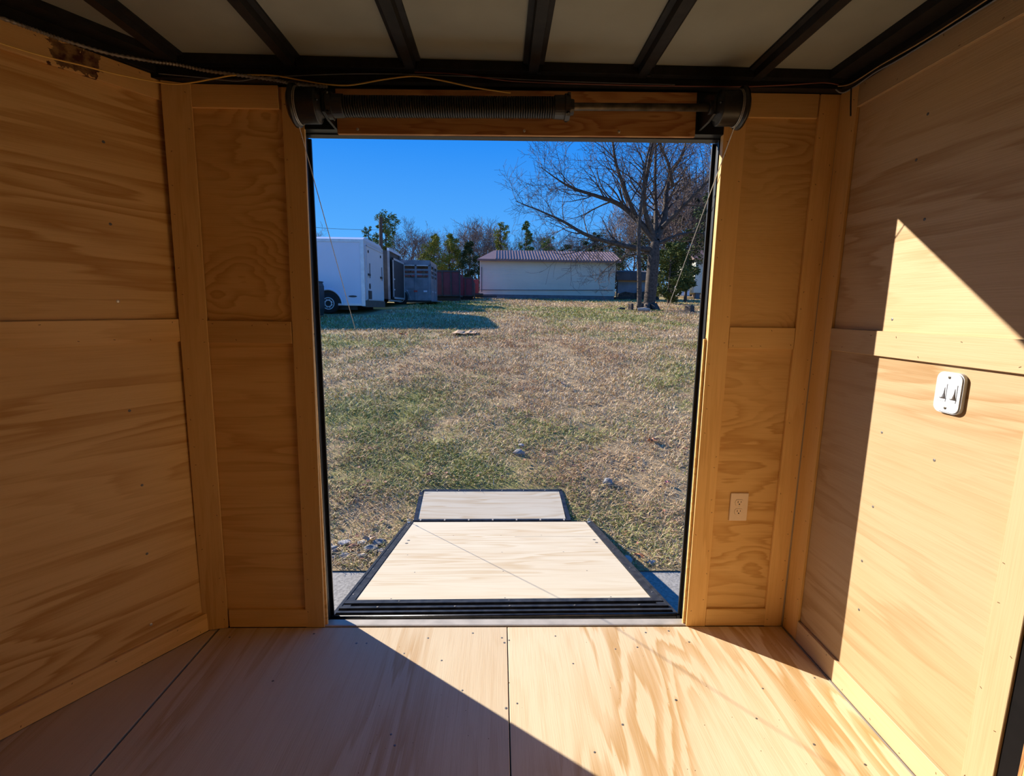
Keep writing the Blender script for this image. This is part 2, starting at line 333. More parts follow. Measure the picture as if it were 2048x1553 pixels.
def build_grass():
    n = 420000
    u = rng.random(n); y = 3.36 * (34 / 3.36) ** u
    x = (rng.random(n) - 0.5) * 2 * (0.62 * y + 1.0) + 0.04 * y
    keep = ~(((y < 3.96) & (x > -0.80) & (x < 0.755)) | ((y < 4.46) & (x > -0.725) & (x < 0.625)))
    keep &= ~((x < -3.7) & (y > 15.3))
    clump = fbm(x, y, 3.5, 91)
    keep &= rng.random(n) < np.clip((clump - 0.20) * 3.0, 0.2, 1)
    x = x[keep]; y = y[keep]; n = len(x); z = lawn_z(x, y) - 0.006
    far = np.clip(y / 4.2, 0.8, 8)
    h = (0.028 + 0.038 * rng.random(n)) * far ** 0.32 * (0.7 + 0.6 * fbm(x, y, 2.0, 15))
    w = (0.0032 + 0.003 * rng.random(n)) * far ** 0.75
    th = rng.random(n) * 2 * math.pi; tilt = 0.35 + 0.95 * rng.random(n)
    dx, dy = np.cos(th), np.sin(th); px, py = -dy, dx
    L = h * (1 + 0.8 * (tilt > 0.9))
    midx, midy, midz = x + dx * L * np.sin(tilt) * 0.4, y + dy * L * np.sin(tilt) * 0.4, z + L * np.cos(tilt) * 0.62
    tx, ty, tz = x + dx * L * np.sin(tilt), y + dy * L * np.sin(tilt), z + L * np.cos(tilt) * 0.8
    V = np.empty((n, 5, 3), 'f')
    V[:, 0] = np.stack([x - px * w / 2, y - py * w / 2, z], -1); V[:, 1] = np.stack([x + px * w / 2, y + py * w / 2, z], -1)
    V[:, 2] = np.stack([midx + px * w * .45, midy + py * w * .45, midz], -1); V[:, 3] = np.stack([midx - px * w * .45, midy - py * w * .45, midz], -1)
    V[:, 4] = np.stack([tx, ty, tz], -1)
    me = bpy.data.meshes.new('grass_blades')
    me.vertices.add(n * 5); me.vertices.foreach_set('co', V.ravel())
    b0 = np.arange(n) * 5
    loops = np.stack([b0, b0 + 1, b0 + 2, b0 + 3, b0 + 3, b0 + 2, b0 + 4], -1).ravel().astype('i')
    me.loops.add(n * 7); me.loops.foreach_set('vertex_index', loops)
    st = np.stack([np.arange(n) * 7, np.arange(n) * 7 + 4], -1).ravel().astype('i')
    me.polygons.add(n * 2); me.polygons.foreach_set('loop_start', st)
    me.update(calc_edges=True)
    g = greenness(x, y); isg = rng.random(n) < np.clip(g * 0.9 - 0.05, 0.06, 0.75)
    t = rng.random((n, 1))
    bare = np.clip((fbm(x, y, 0.9, 55) - 0.45) * 4, 0, 1)[:, None]
    dry = (1 - t) * np.array([0.47, 0.31, 0.165]) + t * np.array([0.92, 0.70, 0.42])
    dry = dry * (1 - 0.35 * bare * np.array([0.6, 0.9, 1.0]))
    grn = (1 - t) * np.array([0.17, 0.195, 0.04]) + t * np.array([0.50, 0.50, 0.15])
    c = np.where(isg[:, None], grn, dry)
    at = me.color_attributes.new('Col', 'FLOAT_COLOR', 'POINT')
    cc = np.ones((n, 5, 4), 'f'); cc[:, :, :3] = c[:, None, :]; at.data.foreach_set('color', cc.ravel())
    mt, nt, b = new_mat('grass_blade'); ca = N(nt, 'ShaderNodeVertexColor', layer_name='Col')
    nt.links.new(ca.outputs[0], b.inputs['Base Color']); b.inputs['Roughness'].default_value = 0.7; b.inputs['Specular IOR Level'].default_value = 0.2
    me.materials.append(mt)
    o = bpy.data.objects.new('grass_blades', me); COL.objects.link(o)
    tag(o, 'short dry brown grass with green tufts covering the lawn', 'grass', kind='stuff')
build_grass()
# ------------------------------------------------------------------ trailer room shell
A = 0.5608
LN = Vector((math.cos(A), -math.sin(A), 0)); LD = Vector((-math.sin(A), -math.cos(A), 0)); LC = Vector((-1.1736, 1.9, 0))
YF = -0.55; YN = (1.9 + YF) / 2; TL = (1.9 - YN) / math.cos(A)
APEX = LC + LD * TL
XR = 1.22
def lw(t, z, off=0.0): return LC + LD * t + LN * off + Vector((0, 0, z))
def ztop(x): return 2.097 + 0.008 * x
def zrail(x): return 2.018 + 0.0055 * x
def zsof(x): return 1.955 + 0.009 * x
# floor
fl = MB()
poly = [(LC.x - 0.03, 1.915), (XR + 0.03, 1.915), (XR + 0.03, YF - 0.03), (LC.x - 0.03, YF - 0.03), (APEX.x - 0.04, YN)]
fl.prism(poly, 'z', -0.10, -0.019); floor = tag(fl.build('floor', 'roofblack'), 'plywood trailer floor laid in sheets', kind='structure')
def floor_sheet(x0, x1, y0, y1, mat):
    return board('floor_sheet', ((x0 + x1) / 2, (y0 + y1) / 2, 0), (0, 1, 0), (0, 0, 1), y1 - y0, x1 - x0, 0.018, mat, floor, 0.0015)
S1, S2 = 0.043, -1.154
sheetA = floor_sheet(S2 + 0.005, S1 - 0.0018, YF, 1.9, 'floor_soft')
sheetB = floor_sheet(S1 + 0.0018, XR + 0.012, YF, 1.9, 'floor')
# triangular sheet in the nose
tri = [(S2 - 0.004, 1.9), (LC.x - 0.0, 1.9), (APEX.x - 0.01, YN), (LC.x, YF), (S2 - 0.004, YF)]
c0 = Vector((S2 - 0.3, YN, 0))
mbl = MB(); mbl.prism([(q - c0.y, -(p - c0.x)) for p, q in tri], 'z', -0.018, 0.0)   # local x = world y
nose_sheet = mbl.build('floor_sheet', 'floor_soft'); nose_sheet.parent = floor
nose_sheet.matrix_world = Matrix.Translation(c0) @ Matrix.Rotation(math.radians(90), 4, 'Z')
def floor_screws(sheet, pts, r=0.0045):
    mb = MB()
    for x, y in pts: mb.disc((x, y, 0), (0, 0, 1), r * random.uniform(0.8, 1.15), 0.0012, 8)
    child_world(mb, 'screw_heads', 'screw', sheet, kind='stuff')
FS_B = [(0.049, 1.815), (0.29, 1.68), (0.62, 1.86), (0.071, 1.49), (0.41, 1.40), (0.56, 1.77), (0.86, 1.42), (0.99, 1.32), (0.47, 1.76), (0.78, 1.80), (0.95, 1.55), (0.30, 1.30), (1.10, 1.25), (0.62, 1.50), (1.17, 1.60), (0.24, 1.84), (0.72, 1.87)]
FS_A = [(0.03, 1.80), (0.02, 1.83), (-0.21, 1.70), (0.033, 1.47), (-0.52, 1.80), (-0.56, 1.80), (-0.31, 1.33), (-0.55, 1.20), (-0.36, 1.74), (-0.12, 1.55), (-0.75, 1.86), (-0.33, 1.37), (-0.8, 1.60), (-0.10, 1.86), (-1.08, 1.84), (-0.28, 1.83)]
floor_screws(sheetB, FS_B); floor_screws(sheetA, FS_A)
specks = MB()
for k in range(70):
    x, y = random.uniform(-0.6, 1.15), random.uniform(1.2, 1.88)
    specks.disc((x, y, 0), (0, 0, 1), random.uniform(0.001, 0.0024), 0.0006, 6)
child_world(specks, 'dark_specks', 'staple', sheetB, kind='stuff')
# ---- wall_back: outer skin with the opening
OXL, OXR = -0.725, 0.816        # black jamb faces
wb = MB()
wb.box(-1.22, OXL - 0.03, 1.924, 2.0, -0.12, 2.2).box(OXR + 0.03, 1.34, 1.924, 2.0, -0.12, 2.2).box(OXL - 0.03, OXR + 0.03, 1.93, 2.0, 2.02, 2.2).box(-1.22, 1.34, 1.93, 1.985, -0.30, -0.055)
wall_back = tag(wb.build('wall_back', 'black'), 'plywood lined trailer side wall with the ramp door opening', kind='structure')
BN = (0, -1, 0)
def bboard(name, x0, x1, z0, z1, yface, T, mat, parent, vertical, tilt=0.0, xs=0.0):
    cx, cz = (x0 + x1) / 2, (z0 + z1) / 2
    if vertical: return board(name, (cx, yface, cz), (xs, 0, 1), BN, z1 - z0, x1 - x0, T, mat, parent)
    return board(name, (cx, yface, cz), (1, 0, tilt), BN, x1 - x0, z1 - z0, T, mat, parent)
PY = 1.912
bboard('plywood_panel', -1.168, -0.712, 1.222, 2.09, PY, 0.012, 'ply_swirl', wall_back, False)
bboard('plywood_panel', -1.168, -0.712, 0.0, 1.22, PY, 0.012, 'ply_plain', wall_back, False)
pRU = bboard('plywood_panel', 0.805, 1.232, 1.222, 2.10, PY, 0.012, 'ply_swirl', wall_back, False)
pRL = bboard('plywood_panel', 0.795, 1.232, 0.0, 1.22, PY, 0.012, 'ply_wavy', wall_back, False)
bats = []
bats.append(bboard('door_batten', -0.787, -0.711, 0.0, 2.085, 1.9, 0.012, 'batten', wall_back, True, xs=0.010))
bats.append(bboard('door_batten', 0.805, 0.886, 0.0, 2.10, 1.9, 0.012, 'batten', wall_back, True))
bats.append(bboard('corner_batten', 1.145, 1.2192, 0.0, 2.106, 1.9, 0.012, 'batten', wall_back, True, xs=0.004))
for x0, x1 in ((-1.112, -0.788), (0.887, 1.144)):
    xm = (x0 + x1) / 2
    bboard('top_rail', x0, x1, zrail(xm), ztop(xm), 1.9, 0.012, 'batten', wall_back, False, 0.006)
    bats.append(bboard('middle_rail', x0, x1, 1.185, 1.268, 1.9, 0.012, 'batten', wall_back, False))
    bboard('base_rail', x0, x1, 0.002, 0.080, 1.9, 0.012, 'batten', wall_back, False)
# corner board bridging to the splayed wall
ca, cb = Vector((-1.196, 1.874, 0)), Vector((-1.108, 1.8975, 0))
cd = (cb - ca).normalized(); cn = Vector((cd.y, -cd.x, 0)); 
cboard = board('corner_batten', (ca + cb) / 2 + Vector((0.006, 0, 1.045)), (0.014, 0.0, 1), cn, 2.085, (cb - ca).length, 0.012, 'batten', wall_back)
bats.append(cboard)
# header, black frame
hd = MB()
hd.prism([(OXL - 0.03, zsof(OXL)), (OXR + 0.03, zsof(OXR)), (OXR + 0.03, 2.105), (OXL - 0.03, 2.09)], 'y', 1.902, 1.9295)
hd.prism([(OXL - 0.03, zsof(OXL)), (OXR + 0.03, zsof(OXR)), (OXR + 0.03, 2.02), (OXL - 0.03, 2.02)], 'y', 1.9295, 2.0)
hd.prism([(OXL - 0.01, zsof(OXL) - 0.004), (OXR + 0.01, zsof(OXR) - 0.004), (OXR + 0.01, zsof(OXR)), (OXL - 0.01, zsof(OXL))], 'y', 1.945, 1.953)
hd.build('door_header', 'black', wall_back)
for sx_, xf in ((-1, OXL), (1, OXR)):
    jb = MB(); x_in, x_out = xf, xf + sx_ * 0.03
    jb.box(min(x_in, x_out), max(x_in, x_out), 1.9255, 2.0, -0.055, zsof(xf))
    jb.box(min(x_in - sx_ * 0.006, x_in), max(x_in - sx_ * 0.006, x_in), 1.948, 1.956, -0.05, zsof(xf) - 0.004)
    jb.box(min(x_in - sx_ * 0.012, x_in), max(x_in - sx_ * 0.012, x_in), 1.992, 2.0, -0.05, zsof(xf) - 0.004)
    jb.build('door_jamb', 'black', wall_back)
# threshold
th_ = MB(); th_.prism([(1.903, -0.004), (1.903, 0.004), (1.908, 0.006), (1.953, 0.0), (1.957, -0.012), (1.957, -0.05), (1.903, -0.05)], 'x', OXL + 0.002, OXR - 0.002)
th_.build('threshold', 'alu', wall_back)
# plywood plank over the opening
plank = board('header_plank', (0.056, 1.886, (2.082 + 1.940) / 2 + 0.002), (1, 0, 0.013), BN, 1.277, 0.148, 0.015, 'ply_red', wall_back)
mbs = MB()
for xx in (-0.51, 0.08, 0.42): mbs.disc((xx, 1.886, 1.953 + 0.012 * xx), (0, -1, 0), 0.005, 0.003)
child_world(mbs, 'screw_heads', 'brightscrew', plank, kind='stuff')
# staples on battens
def staples(bd, n, L, Wd, face=0.006):
    mb = MB()
    for k in range(n):
        x = -L / 2 + L * (k + random.uniform(0.2, 0.8)) / n; y = random.choice((-0.3, 0.3, 0.36, -0.36)) * Wd
        a = random.uniform(-0.6, 0.6) + 1.57 * (random.random() < 0.6)
        mb.obox((x, y, face), (math.cos(a), math.sin(a), 0), (-math.sin(a), math.cos(a), 0), (0, 0, 1), 0.0028, 0.0008, 0.0004)
    o = mb.build('staples', 'staple'); o.parent = bd; o['kind'] = 'stuff'
for bd in bats:
    L = max(v.co.x for v in bd.data.vertices) * 2; Wd = max(v.co.y for v in bd.data.vertices) * 2
    staples(bd, max(5, int(L * 11)), L, Wd)
# ---- wall_left (splayed front wall of the nose)
wl_ = MB()
wl_.obox(lw(TL / 2, 1.02, -0.062), LD, (0, 0, 1), LN, TL / 2 + 0.04, 1.16, 0.038)
wall_left = tag(wl_.build('wall_left', 'roofblack'), 'splayed plywood wall on the left', kind='structure')
def lboard(name, t0, t1, z0, z1, off, T, mat, vertical=False, tilt=0.0):
    o = lw((t0 + t1) / 2, (z0 + z1) / 2, off)
    ex = (0, 0, 1) if vertical else (LD.x, LD.y, tilt)
    L, Wd = (z1 - z0, t1 - t0) if vertical else (t1 - t0, z1 - z0)
    return board(name, o, ex, LN, L, Wd, T, mat, wall_left)
pU = lboard('plywood_panel', 0.006, TL - 0.02, 1.222, 2.10, -0.012, 0.012, 'ply')
pL = lboard('plywood_panel', 0.006, TL - 0.02, 0.0, 1.22, -0.012, 0.012, 'ply')
M['batten_stain'] = wood('stained_batten', (0.80, 0.505, 0.20), (0.60, 0.32, 0.09), (0.74, 0.43, 0.145), gu=1.2, gv=9.0, freq=5.0, strength=0.6, zone=(0.42, 0.66), stain=(-0.53, -0.405, -0.037, 0.036, (0.06, 0.014, 0.010)))
topL = lboard('top_rail', 0.012, TL - 0.02, 2.026, 2.103, 0.0, 0.012, 'batten_stain')
midL = lboard('middle_rail', 0.012, TL - 0.1, 1.187, 1.270, 0.0, 0.012, 'batten', tilt=-0.004)
baseL = lboard('base_rail', 0.012, TL - 0.02, 0.002, 0.080, 0.0, 0.012, 'batten')
lboard('nose_batten', TL - 0.10, TL - 0.012, 0.081, 2.025, 0.0, 0.012, 'batten', True)
for bd in (topL, midL, baseL):
    L = max(v.co.x for v in bd.data.vertices) * 2; Wd = max(v.co.y for v in bd.data.vertices) * 2; staples(bd, 14, L, Wd)
def lscrews(bd, pts):
    mb = MB()
    for t, z in pts: mb.disc(lw(t, z, -0.012), LN, 0.0048, 0.0015)
    child_world(mb, 'screw_heads', 'screw', bd, kind='stuff')
lscrews(pU, [(0.198, 1.843), (0.204, 1.586), (0.60, 1.8), (0.6, 1.5)]); lscrews(pL, [(0.209, 0.956), (0.196, 0.679), (0.204, 0.417), (0.6, 0.9), (0.6, 0.5)])
mb = MB(); mb.disc(lw(0.207, 1.334, -0.012), LN, 0.0052, 0.002); child_world(mb, 'bright_screw', 'brightscrew', pU)
mb = MB(); mb.disc(lw(0.216, 0.138, -0.012), LN, 0.0052, 0.002); child_world(mb, 'bright_screw', 'brightscrew', pL)
# ---- wall_nose: other half of the V behind the left edge of the picture
LN2 = Vector((math.cos(A), math.sin(A), 0)); LD2 = Vector((math.sin(A), -math.cos(A), 0))
wn = MB(); wn.obox(APEX + LD2 * (TL / 2) + LN2 * -0.062 + Vector((0, 0, 1.02)), LD2, (0, 0, 1), LN2, TL / 2 + 0.04, 1.16, 0.038)
wall_nose = tag(wn.build('wall_nose', 'roofblack'), 'second splayed plywood wall of the nose', kind='structure')
for z0, z1 in ((0.0, 1.22), (1.222, 2.10)):
    board('plywood_panel', APEX + LD2 * (TL / 2) + LN2 * -0.012 + Vector((0, 0, (z0 + z1) / 2)), LD2, LN2, TL - 0.03, z1 - z0, 0.012, 'ply', wall_nose)
board('base_rail', APEX + LD2 * (TL / 2) + Vector((0, 0, 0.041)), LD2, LN2, TL - 0.06, 0.078, 0.012, 'batten', wall_nose)
# ---- wall_right
wr_ = MB().box(XR + 0.024, XR + 0.10, YF - 0.1, 1.924, -0.12, 2.2)
wall_right = tag(wr_.build('wall_right', 'roofblack'), 'plywood lined wall on the right', kind='structure')
RN = (-1, 0, 0)
def rboard(name, y0, y1, z0, z1, xf, T, mat, parent, vertical=False, tilt=0.0):
    o = (xf, (y0 + y1) / 2, (z0 + z1) / 2); ex = (0, 0, 1) if vertical else (0, -1, tilt)
    L, Wd = (z1 - z0, y1 - y0) if vertical else (y1 - y0, z1 - z0)
    return board(name, o, ex, RN, L, Wd, T, mat, parent)
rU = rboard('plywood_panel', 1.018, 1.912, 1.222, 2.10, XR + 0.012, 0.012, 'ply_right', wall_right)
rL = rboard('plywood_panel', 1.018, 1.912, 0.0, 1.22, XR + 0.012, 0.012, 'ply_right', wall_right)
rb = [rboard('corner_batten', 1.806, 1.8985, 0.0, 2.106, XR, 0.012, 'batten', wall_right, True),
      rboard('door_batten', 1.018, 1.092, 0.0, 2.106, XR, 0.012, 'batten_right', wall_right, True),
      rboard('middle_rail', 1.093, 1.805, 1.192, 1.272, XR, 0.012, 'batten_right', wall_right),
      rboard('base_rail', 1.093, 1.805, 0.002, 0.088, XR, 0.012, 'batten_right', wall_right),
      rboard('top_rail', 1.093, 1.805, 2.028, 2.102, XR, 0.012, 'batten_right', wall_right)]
for bd in rb:
    L = max(v.co.x for v in bd.data.vertices) * 2; Wd = max(v.co.y for v in bd.data.vertices) * 2; staples(bd, max(6, int(L * 9)), L, Wd)
def rscrews(bd, pts):
    mb = MB()
    for y, z in pts: mb.disc((XR + 0.012, y, z), (-1, 0, 0), 0.0045, 0.0015)
    child_world(mb, 'screw_heads', 'screw', bd, kind='stuff')
rscrews(rU, [(1.54, 1.31), (1.47, 1.60), (1.51, 1.90), (1.53, 1.78)]); rscrews(rL, [(1.52, 0.95), (1.515, 0.70), (1.53, 0.50), (1.515, 0.33), (1.32, 0.92)])
# grey sealant bead in the corner and along the floor
sl = MB(); sl.tube([(1.217, 1.899, 0.0), (1.224, 1.899, 2.08)], 0.003, 6); sl.build('corner_seal', simple('grey_sealant', (0.36, 0.27, 0.19), 0.8), wall_right)
sl = MB(); sl.tube([(1.216, 1.89, 0.002), (1.216, 1.02, 0.002)], 0.0028, 6); sl.build('floor_seal', simple('floor_sealant', (0.20, 0.175, 0.15), 0.9), wall_right)
# closed door at the near end of the right wall
dr = MB().box(XR + 0.006, XR + 0.0235, 0.12, 1.0165, 0.0, 2.08); 
door_1 = tag(dr.build('door_1', simple('black_rubber', (0.005, 0.004, 0.004), 0.8, 0, 0.2, 20, 0.1)), 'black framed plywood door at the right edge', kind='structure')
rboard('door_panel', 0.15, 0.962, 0.02, 2.05, XR + 0.001, 0.0045, 'ply_plain', door_1)
rboard('door_stop', 0.9625, 0.972, 0.02, 2.05, XR + 0.0025, 0.0034, 'ply_red', door_1, True)
rboard('plywood_panel', YF, 0.118, 0.0, 2.10, XR + 0.012, 0.012, 'ply', wall_right)
# ---- wall_front behind the camera, closed all across
wf = MB(); wf.box(-1.25, XR + 0.1, YF - 0.10, YF - 0.024, -0.12, 2.2)
wall_front = tag(wf.build('wall_front', 'roofblack'), 'plywood lined side wall behind the camera', kind='structure')
for x0, x1 in ((-1.17, 0.02), (0.024, 1.23)):
    for z0, z1 in ((0.0, 1.22), (1.222, 2.10)):
        board('plywood_panel', ((x0 + x1) / 2, YF, (z0 + z1) / 2), (1, 0, 0), (0, 1, 0), x1 - x0, z1 - z0, 0.012, 'ply', wall_front)
# ---- ceiling
cp = [(LC.x - 0.08, 2.0), (XR + 0.1, 2.0), (XR + 0.1, YF - 0.1), (LC.x - 0.08, YF - 0.1), (APEX.x - 0.1, YN)]
ceiling = tag(MB().prism(cp, 'z', 2.20, 2.22).build('ceiling', 'roofskin'), 'cream roof skin over black roof ribs', kind='structure')
RIBS = [-1.515, -1.105, -0.717, -0.313, 0.106, 0.484, 0.885]
ys0, ys1 = YF + 0.01, 1.845
bounds = [-2.05] + RIBS + [XR + 0.02]
def rib_y(x):
    if x > LC.x: return ys0, ys1
    s_ = (x - APEX.x) / (LC.x - APEX.x); return YN - s_ * (YN - ys0) + 0.03, YN + s_ * (ys1 - YN) - 0.03
for i in range(len(bounds) - 1):
    x0, x1 = bounds[i] + (0.0 if i else 0), bounds[i + 1]
    pts = [(x, rib_y(max(x, APEX.x + 0.02))) for x in (max(x0, APEX.x + 0.02), x1)]
    mid = [LC.x] if pts[0][0] < LC.x < pts[1][0] else []
    xs_ = [pts[0][0]] + mid + [pts[1][0]]
    pg = [(x, rib_y(x)[0]) for x in xs_] + [(x, rib_y(x)[1] + 0.06) for x in reversed(xs_)]
    MB().prism(pg, 'z', 2.158, 2.165).build('roof_sheet', 'roofskin', ceiling)
for x in RIBS:
    y0, y1 = rib_y(x); mb = MB()
    mb.prism([(x - 0.036, 2.158), (x - 0.036, 2.150), (x - 0.020, 2.147), (x - 0.016, 2.126), (x + 0.016, 2.126), (x + 0.020, 2.147), (x + 0.036, 2.150), (x + 0.036, 2.158)], 'y', y0, y1 + 0.05)
    rb_ = mb.build('roof_rib', 'roofblack', ceiling)
# wall plates
bp_ = MB(); bp_.prism([(-1.20, ztop(-1.2) + 0.002), (1.24, ztop(1.24) + 0.002), (1.24, 2.19), (-1.2, 2.19)], 'y', 1.862, 1.9295)
bp_.box(-1.2, 1.24, 1.835, 1.862, 2.128, 2.158); bp_.build('roof_beam', 'roofblack', ceiling)
MB().box(1.135, XR + 0.022, YF + 0.02, 1.835, 2.130, 2.158).box(1.195, XR + 0.022, YF + 0.02, 1.86, 2.108, 2.130).build('roof_beam', 'roofblack', ceiling)
lb = MB(); lb.obox(lw(TL / 2, 2.147, 0.03), LD, (0, 0, 1), LN, TL / 2 - 0.02, 0.011, 0.055); lb.obox(lw(TL / 2, 2.12, 0.0), LD, (0, 0, 1), LN, TL / 2 - 0.02, 0.0155, 0.016)
lb.build('roof_beam', 'roofblack', ceiling)
tabs = MB()
for x in RIBS[1:]: tabs.obox((x + 0.02, 1.838, 2.135), (1, 0, 0), (0, 1, 0), (0, 0, 1), 0.006, 0.006, 0.012)
tabs.build('weld_tabs', 'black', ceiling)['kind'] = 'stuff'
# ------------------------------------------------------------------ ramp door
HY, HZ = 1.972, -0.012
ANG = math.atan2(-0.435 + 0.012, 1.95)
RD = Vector((-0.012, math.cos(ANG), math.sin(ANG))).normalized(); RXv = Vector((1, 0.012, 0)).normalized(); RN_ = RXv.cross(RD).normalized()
ramp_t = thing('ramp_door', (0.04, HY, HZ), 'lowered plywood ramp door with black steel frame and end flap', 'ramp')
def rpt(x, s, h=0.0): return Vector((0.04, HY, HZ)) + RXv * x + RD * s + RN_ * h
def rbox(mb, x0, x1, s0, s1, h0, h1): return mb.obox(rpt((x0 + x1) / 2, (s0 + s1) / 2, (h0 + h1) / 2), RXv, RD, RN_, (x1 - x0) / 2, (s1 - s0) / 2, (h1 - h0) / 2)
RL = 1.97
deck = board('deck_panel', rpt(0, (0.215 + RL - 0.012) / 2, 0.0), RXv, RN_, 1.43, RL - 0.012 - 0.215, 0.012, 'ramp', ramp_t)
seam = MB(); rbox(seam, 0.10, 0.713, 1.455, 1.458, -0.0005, 0.0006); sub('panel_seam', seam, 'staple', ramp_t)
fr = MB(); rbox(fr, -0.765, 0.765, 0.03, RL, -0.055, -0.0125); sub('ramp_body', fr, 'rampblack', ramp_t)
for sgn in (-1, 1):
    mb = MB(); x0, x1 = sorted((sgn * 0.717, sgn * 0.768)); rbox(mb, x0, x1, 0.06, RL, -0.0125, 0.004)
    x0, x1 = sorted((sgn * 0.755, sgn * 0.770)); rbox(mb, x0, x1, 0.0, RL, -0.055, 0.007); sub('side_rail', mb, 'rampblack', ramp_t)
for s0, s1, h0, h1 in ((0.0, 0.045, -0.03, 0.004), (0.055, 0.075, -0.0125, 0.012), (0.095, 0.118, -0.0125, 0.016), (0.172, 0.214, -0.0125, 0.009)):
    mb = MB(); rbox(mb, -0.752, 0.752, s0, s1, h0, h1); sub('cross_bar', mb, 'rampblack', ramp_t)
mb = MB(); mb.tube([rpt(-0.76, 0.012, 0.008), rpt(0.76, 0.012, 0.008)], 0.009, 10); sub('hinge_barrel', mb, 'rampblack', ramp_t, True)
mb = MB(); rbox(mb, -0.765, 0.765, RL - 0.011, RL, -0.055, 0.002); sub('end_rail', mb, 'rampblack', ramp_t)
mb = MB()
for x in (-0.60, -0.25, 0.0, 0.3, 0.6): mb.disc(rpt(x + 0.02, 0.106, 0.016), RN_, 0.006, 0.003)
for x in (-0.7, -0.42, 0.38, 0.7): mb.disc(rpt(x, 0.03, 0.004), RN_, 0.006, 0.004)
for x in (-0.5, 0.02, 0.5): mb.disc(rpt(x, 0.195, 0.009), RN_, 0.005, 0.002)
for sgn in (-1, 1):
    for s_ in (0.3, 0.7, 1.1, 1.5, 1.85): mb.disc(rpt(sgn * 0.742, s_, 0.004), RN_, 0.0055, 0.003)
    for s_ in (1.28, 1.36): mb.disc(rpt(sgn * 0.66 + 0.005, s_, 0), RN_, 0.011, 0.003)
for x, s_ in ((-0.55, 0.25), (0.0, 0.25), (0.52, 0.25), (-0.5, 0.65), (0.0, 0.66), (0.48, 0.66), (0.0, 1.05), (0.4, 1.05), (-0.35, 1.5), (0.0, 1.5), (0.3, 1.5), (-0.6, 1.0)): mb.disc(rpt(x, s_, 0), RN_, 0.0045, 0.0012)
sub('bolt_heads', mb, 'screw', ramp_t, kind='stuff')
# end flap
F0 = rpt(0, RL + 0.012, 0.0); F0.x = -0.045
FD = Vector((-0.02, 0.50, 0.09)).normalized(); FX = RXv; FN = FX.cross(FD).normalized(); FLn = 0.50
def fpt(x, s, h=0.0): return F0 + FX * x + FD * s + FN * h
def fbox(mb, x0, x1, s0, s1, h0, h1): return mb.obox(fpt((x0 + x1) / 2, (s0 + s1) / 2, (h0 + h1) / 2), FX, FD, FN, (x1 - x0) / 2, (s1 - s0) / 2, (h1 - h0) / 2)
mb = MB(); fbox(mb, -0.655, 0.655, 0.0, FLn, -0.02, -0.012); flap = sub('end_flap', mb, 'rampblack', ramp_t)
fp = board('flap_panel', fpt(0, FLn / 2 + 0.005, 0.0), FX, FN, 1.25, FLn - 0.06, 0.0115, 'ramp', None); fp.parent = flap
for nm, (x0, x1, s0, s1) in (('flap_edge', (-0.66, -0.626, 0.0, FLn)), ('flap_edge', (0.626, 0.66, 0.0, FLn)), ('flap_edge', (-0.66, 0.66, FLn - 0.025, FLn + 0.006)), ('flap_hinge', (-0.66, 0.66, -0.006, 0.03))):
    mb = MB(); fbox(mb, x0, x1, s0, s1, -0.012, 0.003 if nm == 'flap_edge' else 0.0015)
    if nm == 'flap_hinge': mb.tube([fpt(-0.66, 0.004, 0.004), fpt(0.66, 0.004, 0.004)], 0.006, 8)
    o = mb.build(nm, 'rampblack'); o.parent = flap
mb = MB()
for k in range(7): mb.obox(fpt(-0.6 + 0.2 * k, 0.006, 0.010), FX, FD, FN, 0.006, 0.010, 0.002)
for k in range(6): mb.disc(fpt(-0.5 + 0.2 * k, FLn - 0.012, 0.003), FN, 0.005, 0.003)
o = mb.build('hinge_knuckles', 'alu'); o.parent = flap; o['kind'] = 'stuff'
# ------------------------------------------------------------------ spring assembly
SY = 1.80
def axz(x): return 2.0015 + 0.0165 * x
AX = Vector((1, 0, 0.0165)).normalized()
sp = thing('torsion_spring', (0.04, SY, 2.0), 'long black torsion spring on a steel shaft above the ramp opening', 'spring')
mb = MB(); mb.tube([(-0.70, SY, axz(-0.70)), (0.83, SY, axz(0.83))], 0.0125, 14); sub('shaft', mb, 'shaft', sp, True)
turns = 98; seg = 14; pts = []
for k in range(turns * seg + 1):
    t = k / (turns * seg); x = -0.592 + 0.80 * t; a = 2 * math.pi * k / seg
    r = 0.0305 + (0.003 * max(0, (t - 0.97) / 0.03))
    pts.append((x, SY + r * math.cos(a), axz(x) - 0.003 + r * math.sin(a)))
mb = MB(); mb.tube(pts, 0.0042, 5); mb.tube([(-0.592, SY, axz(-0.592) - 0.003), (0.208, SY, axz(0.208) - 0.003)], 0.027, 20); sub('spring_coil', mb, 'spring', sp, True)
def cone(x, dirn, name):
    mb = MB(); o = Vector((x, SY, axz(x) - 0.002))
    mb.lathe(o, AX * dirn, [(-0.05, 0.030), (-0.045, 0.036), (-0.012, 0.037), (-0.010, 0.041), (0.006, 0.041), (0.008, 0.026), (0.02, 0.024), (0.022, 0.014)], 28)
    for k in range(4):
        a = math.pi / 4 + k * math.pi / 2; d = Vector((0, math.cos(a), math.sin(a))); mb.tube([o + d * 0.036, o + d * 0.047], 0.006, 8)
    sub(name, mb, 'spring', sp, False)
cone(0.222, 1, 'winding_cone'); cone(-0.575, -1, 'anchor_cone')
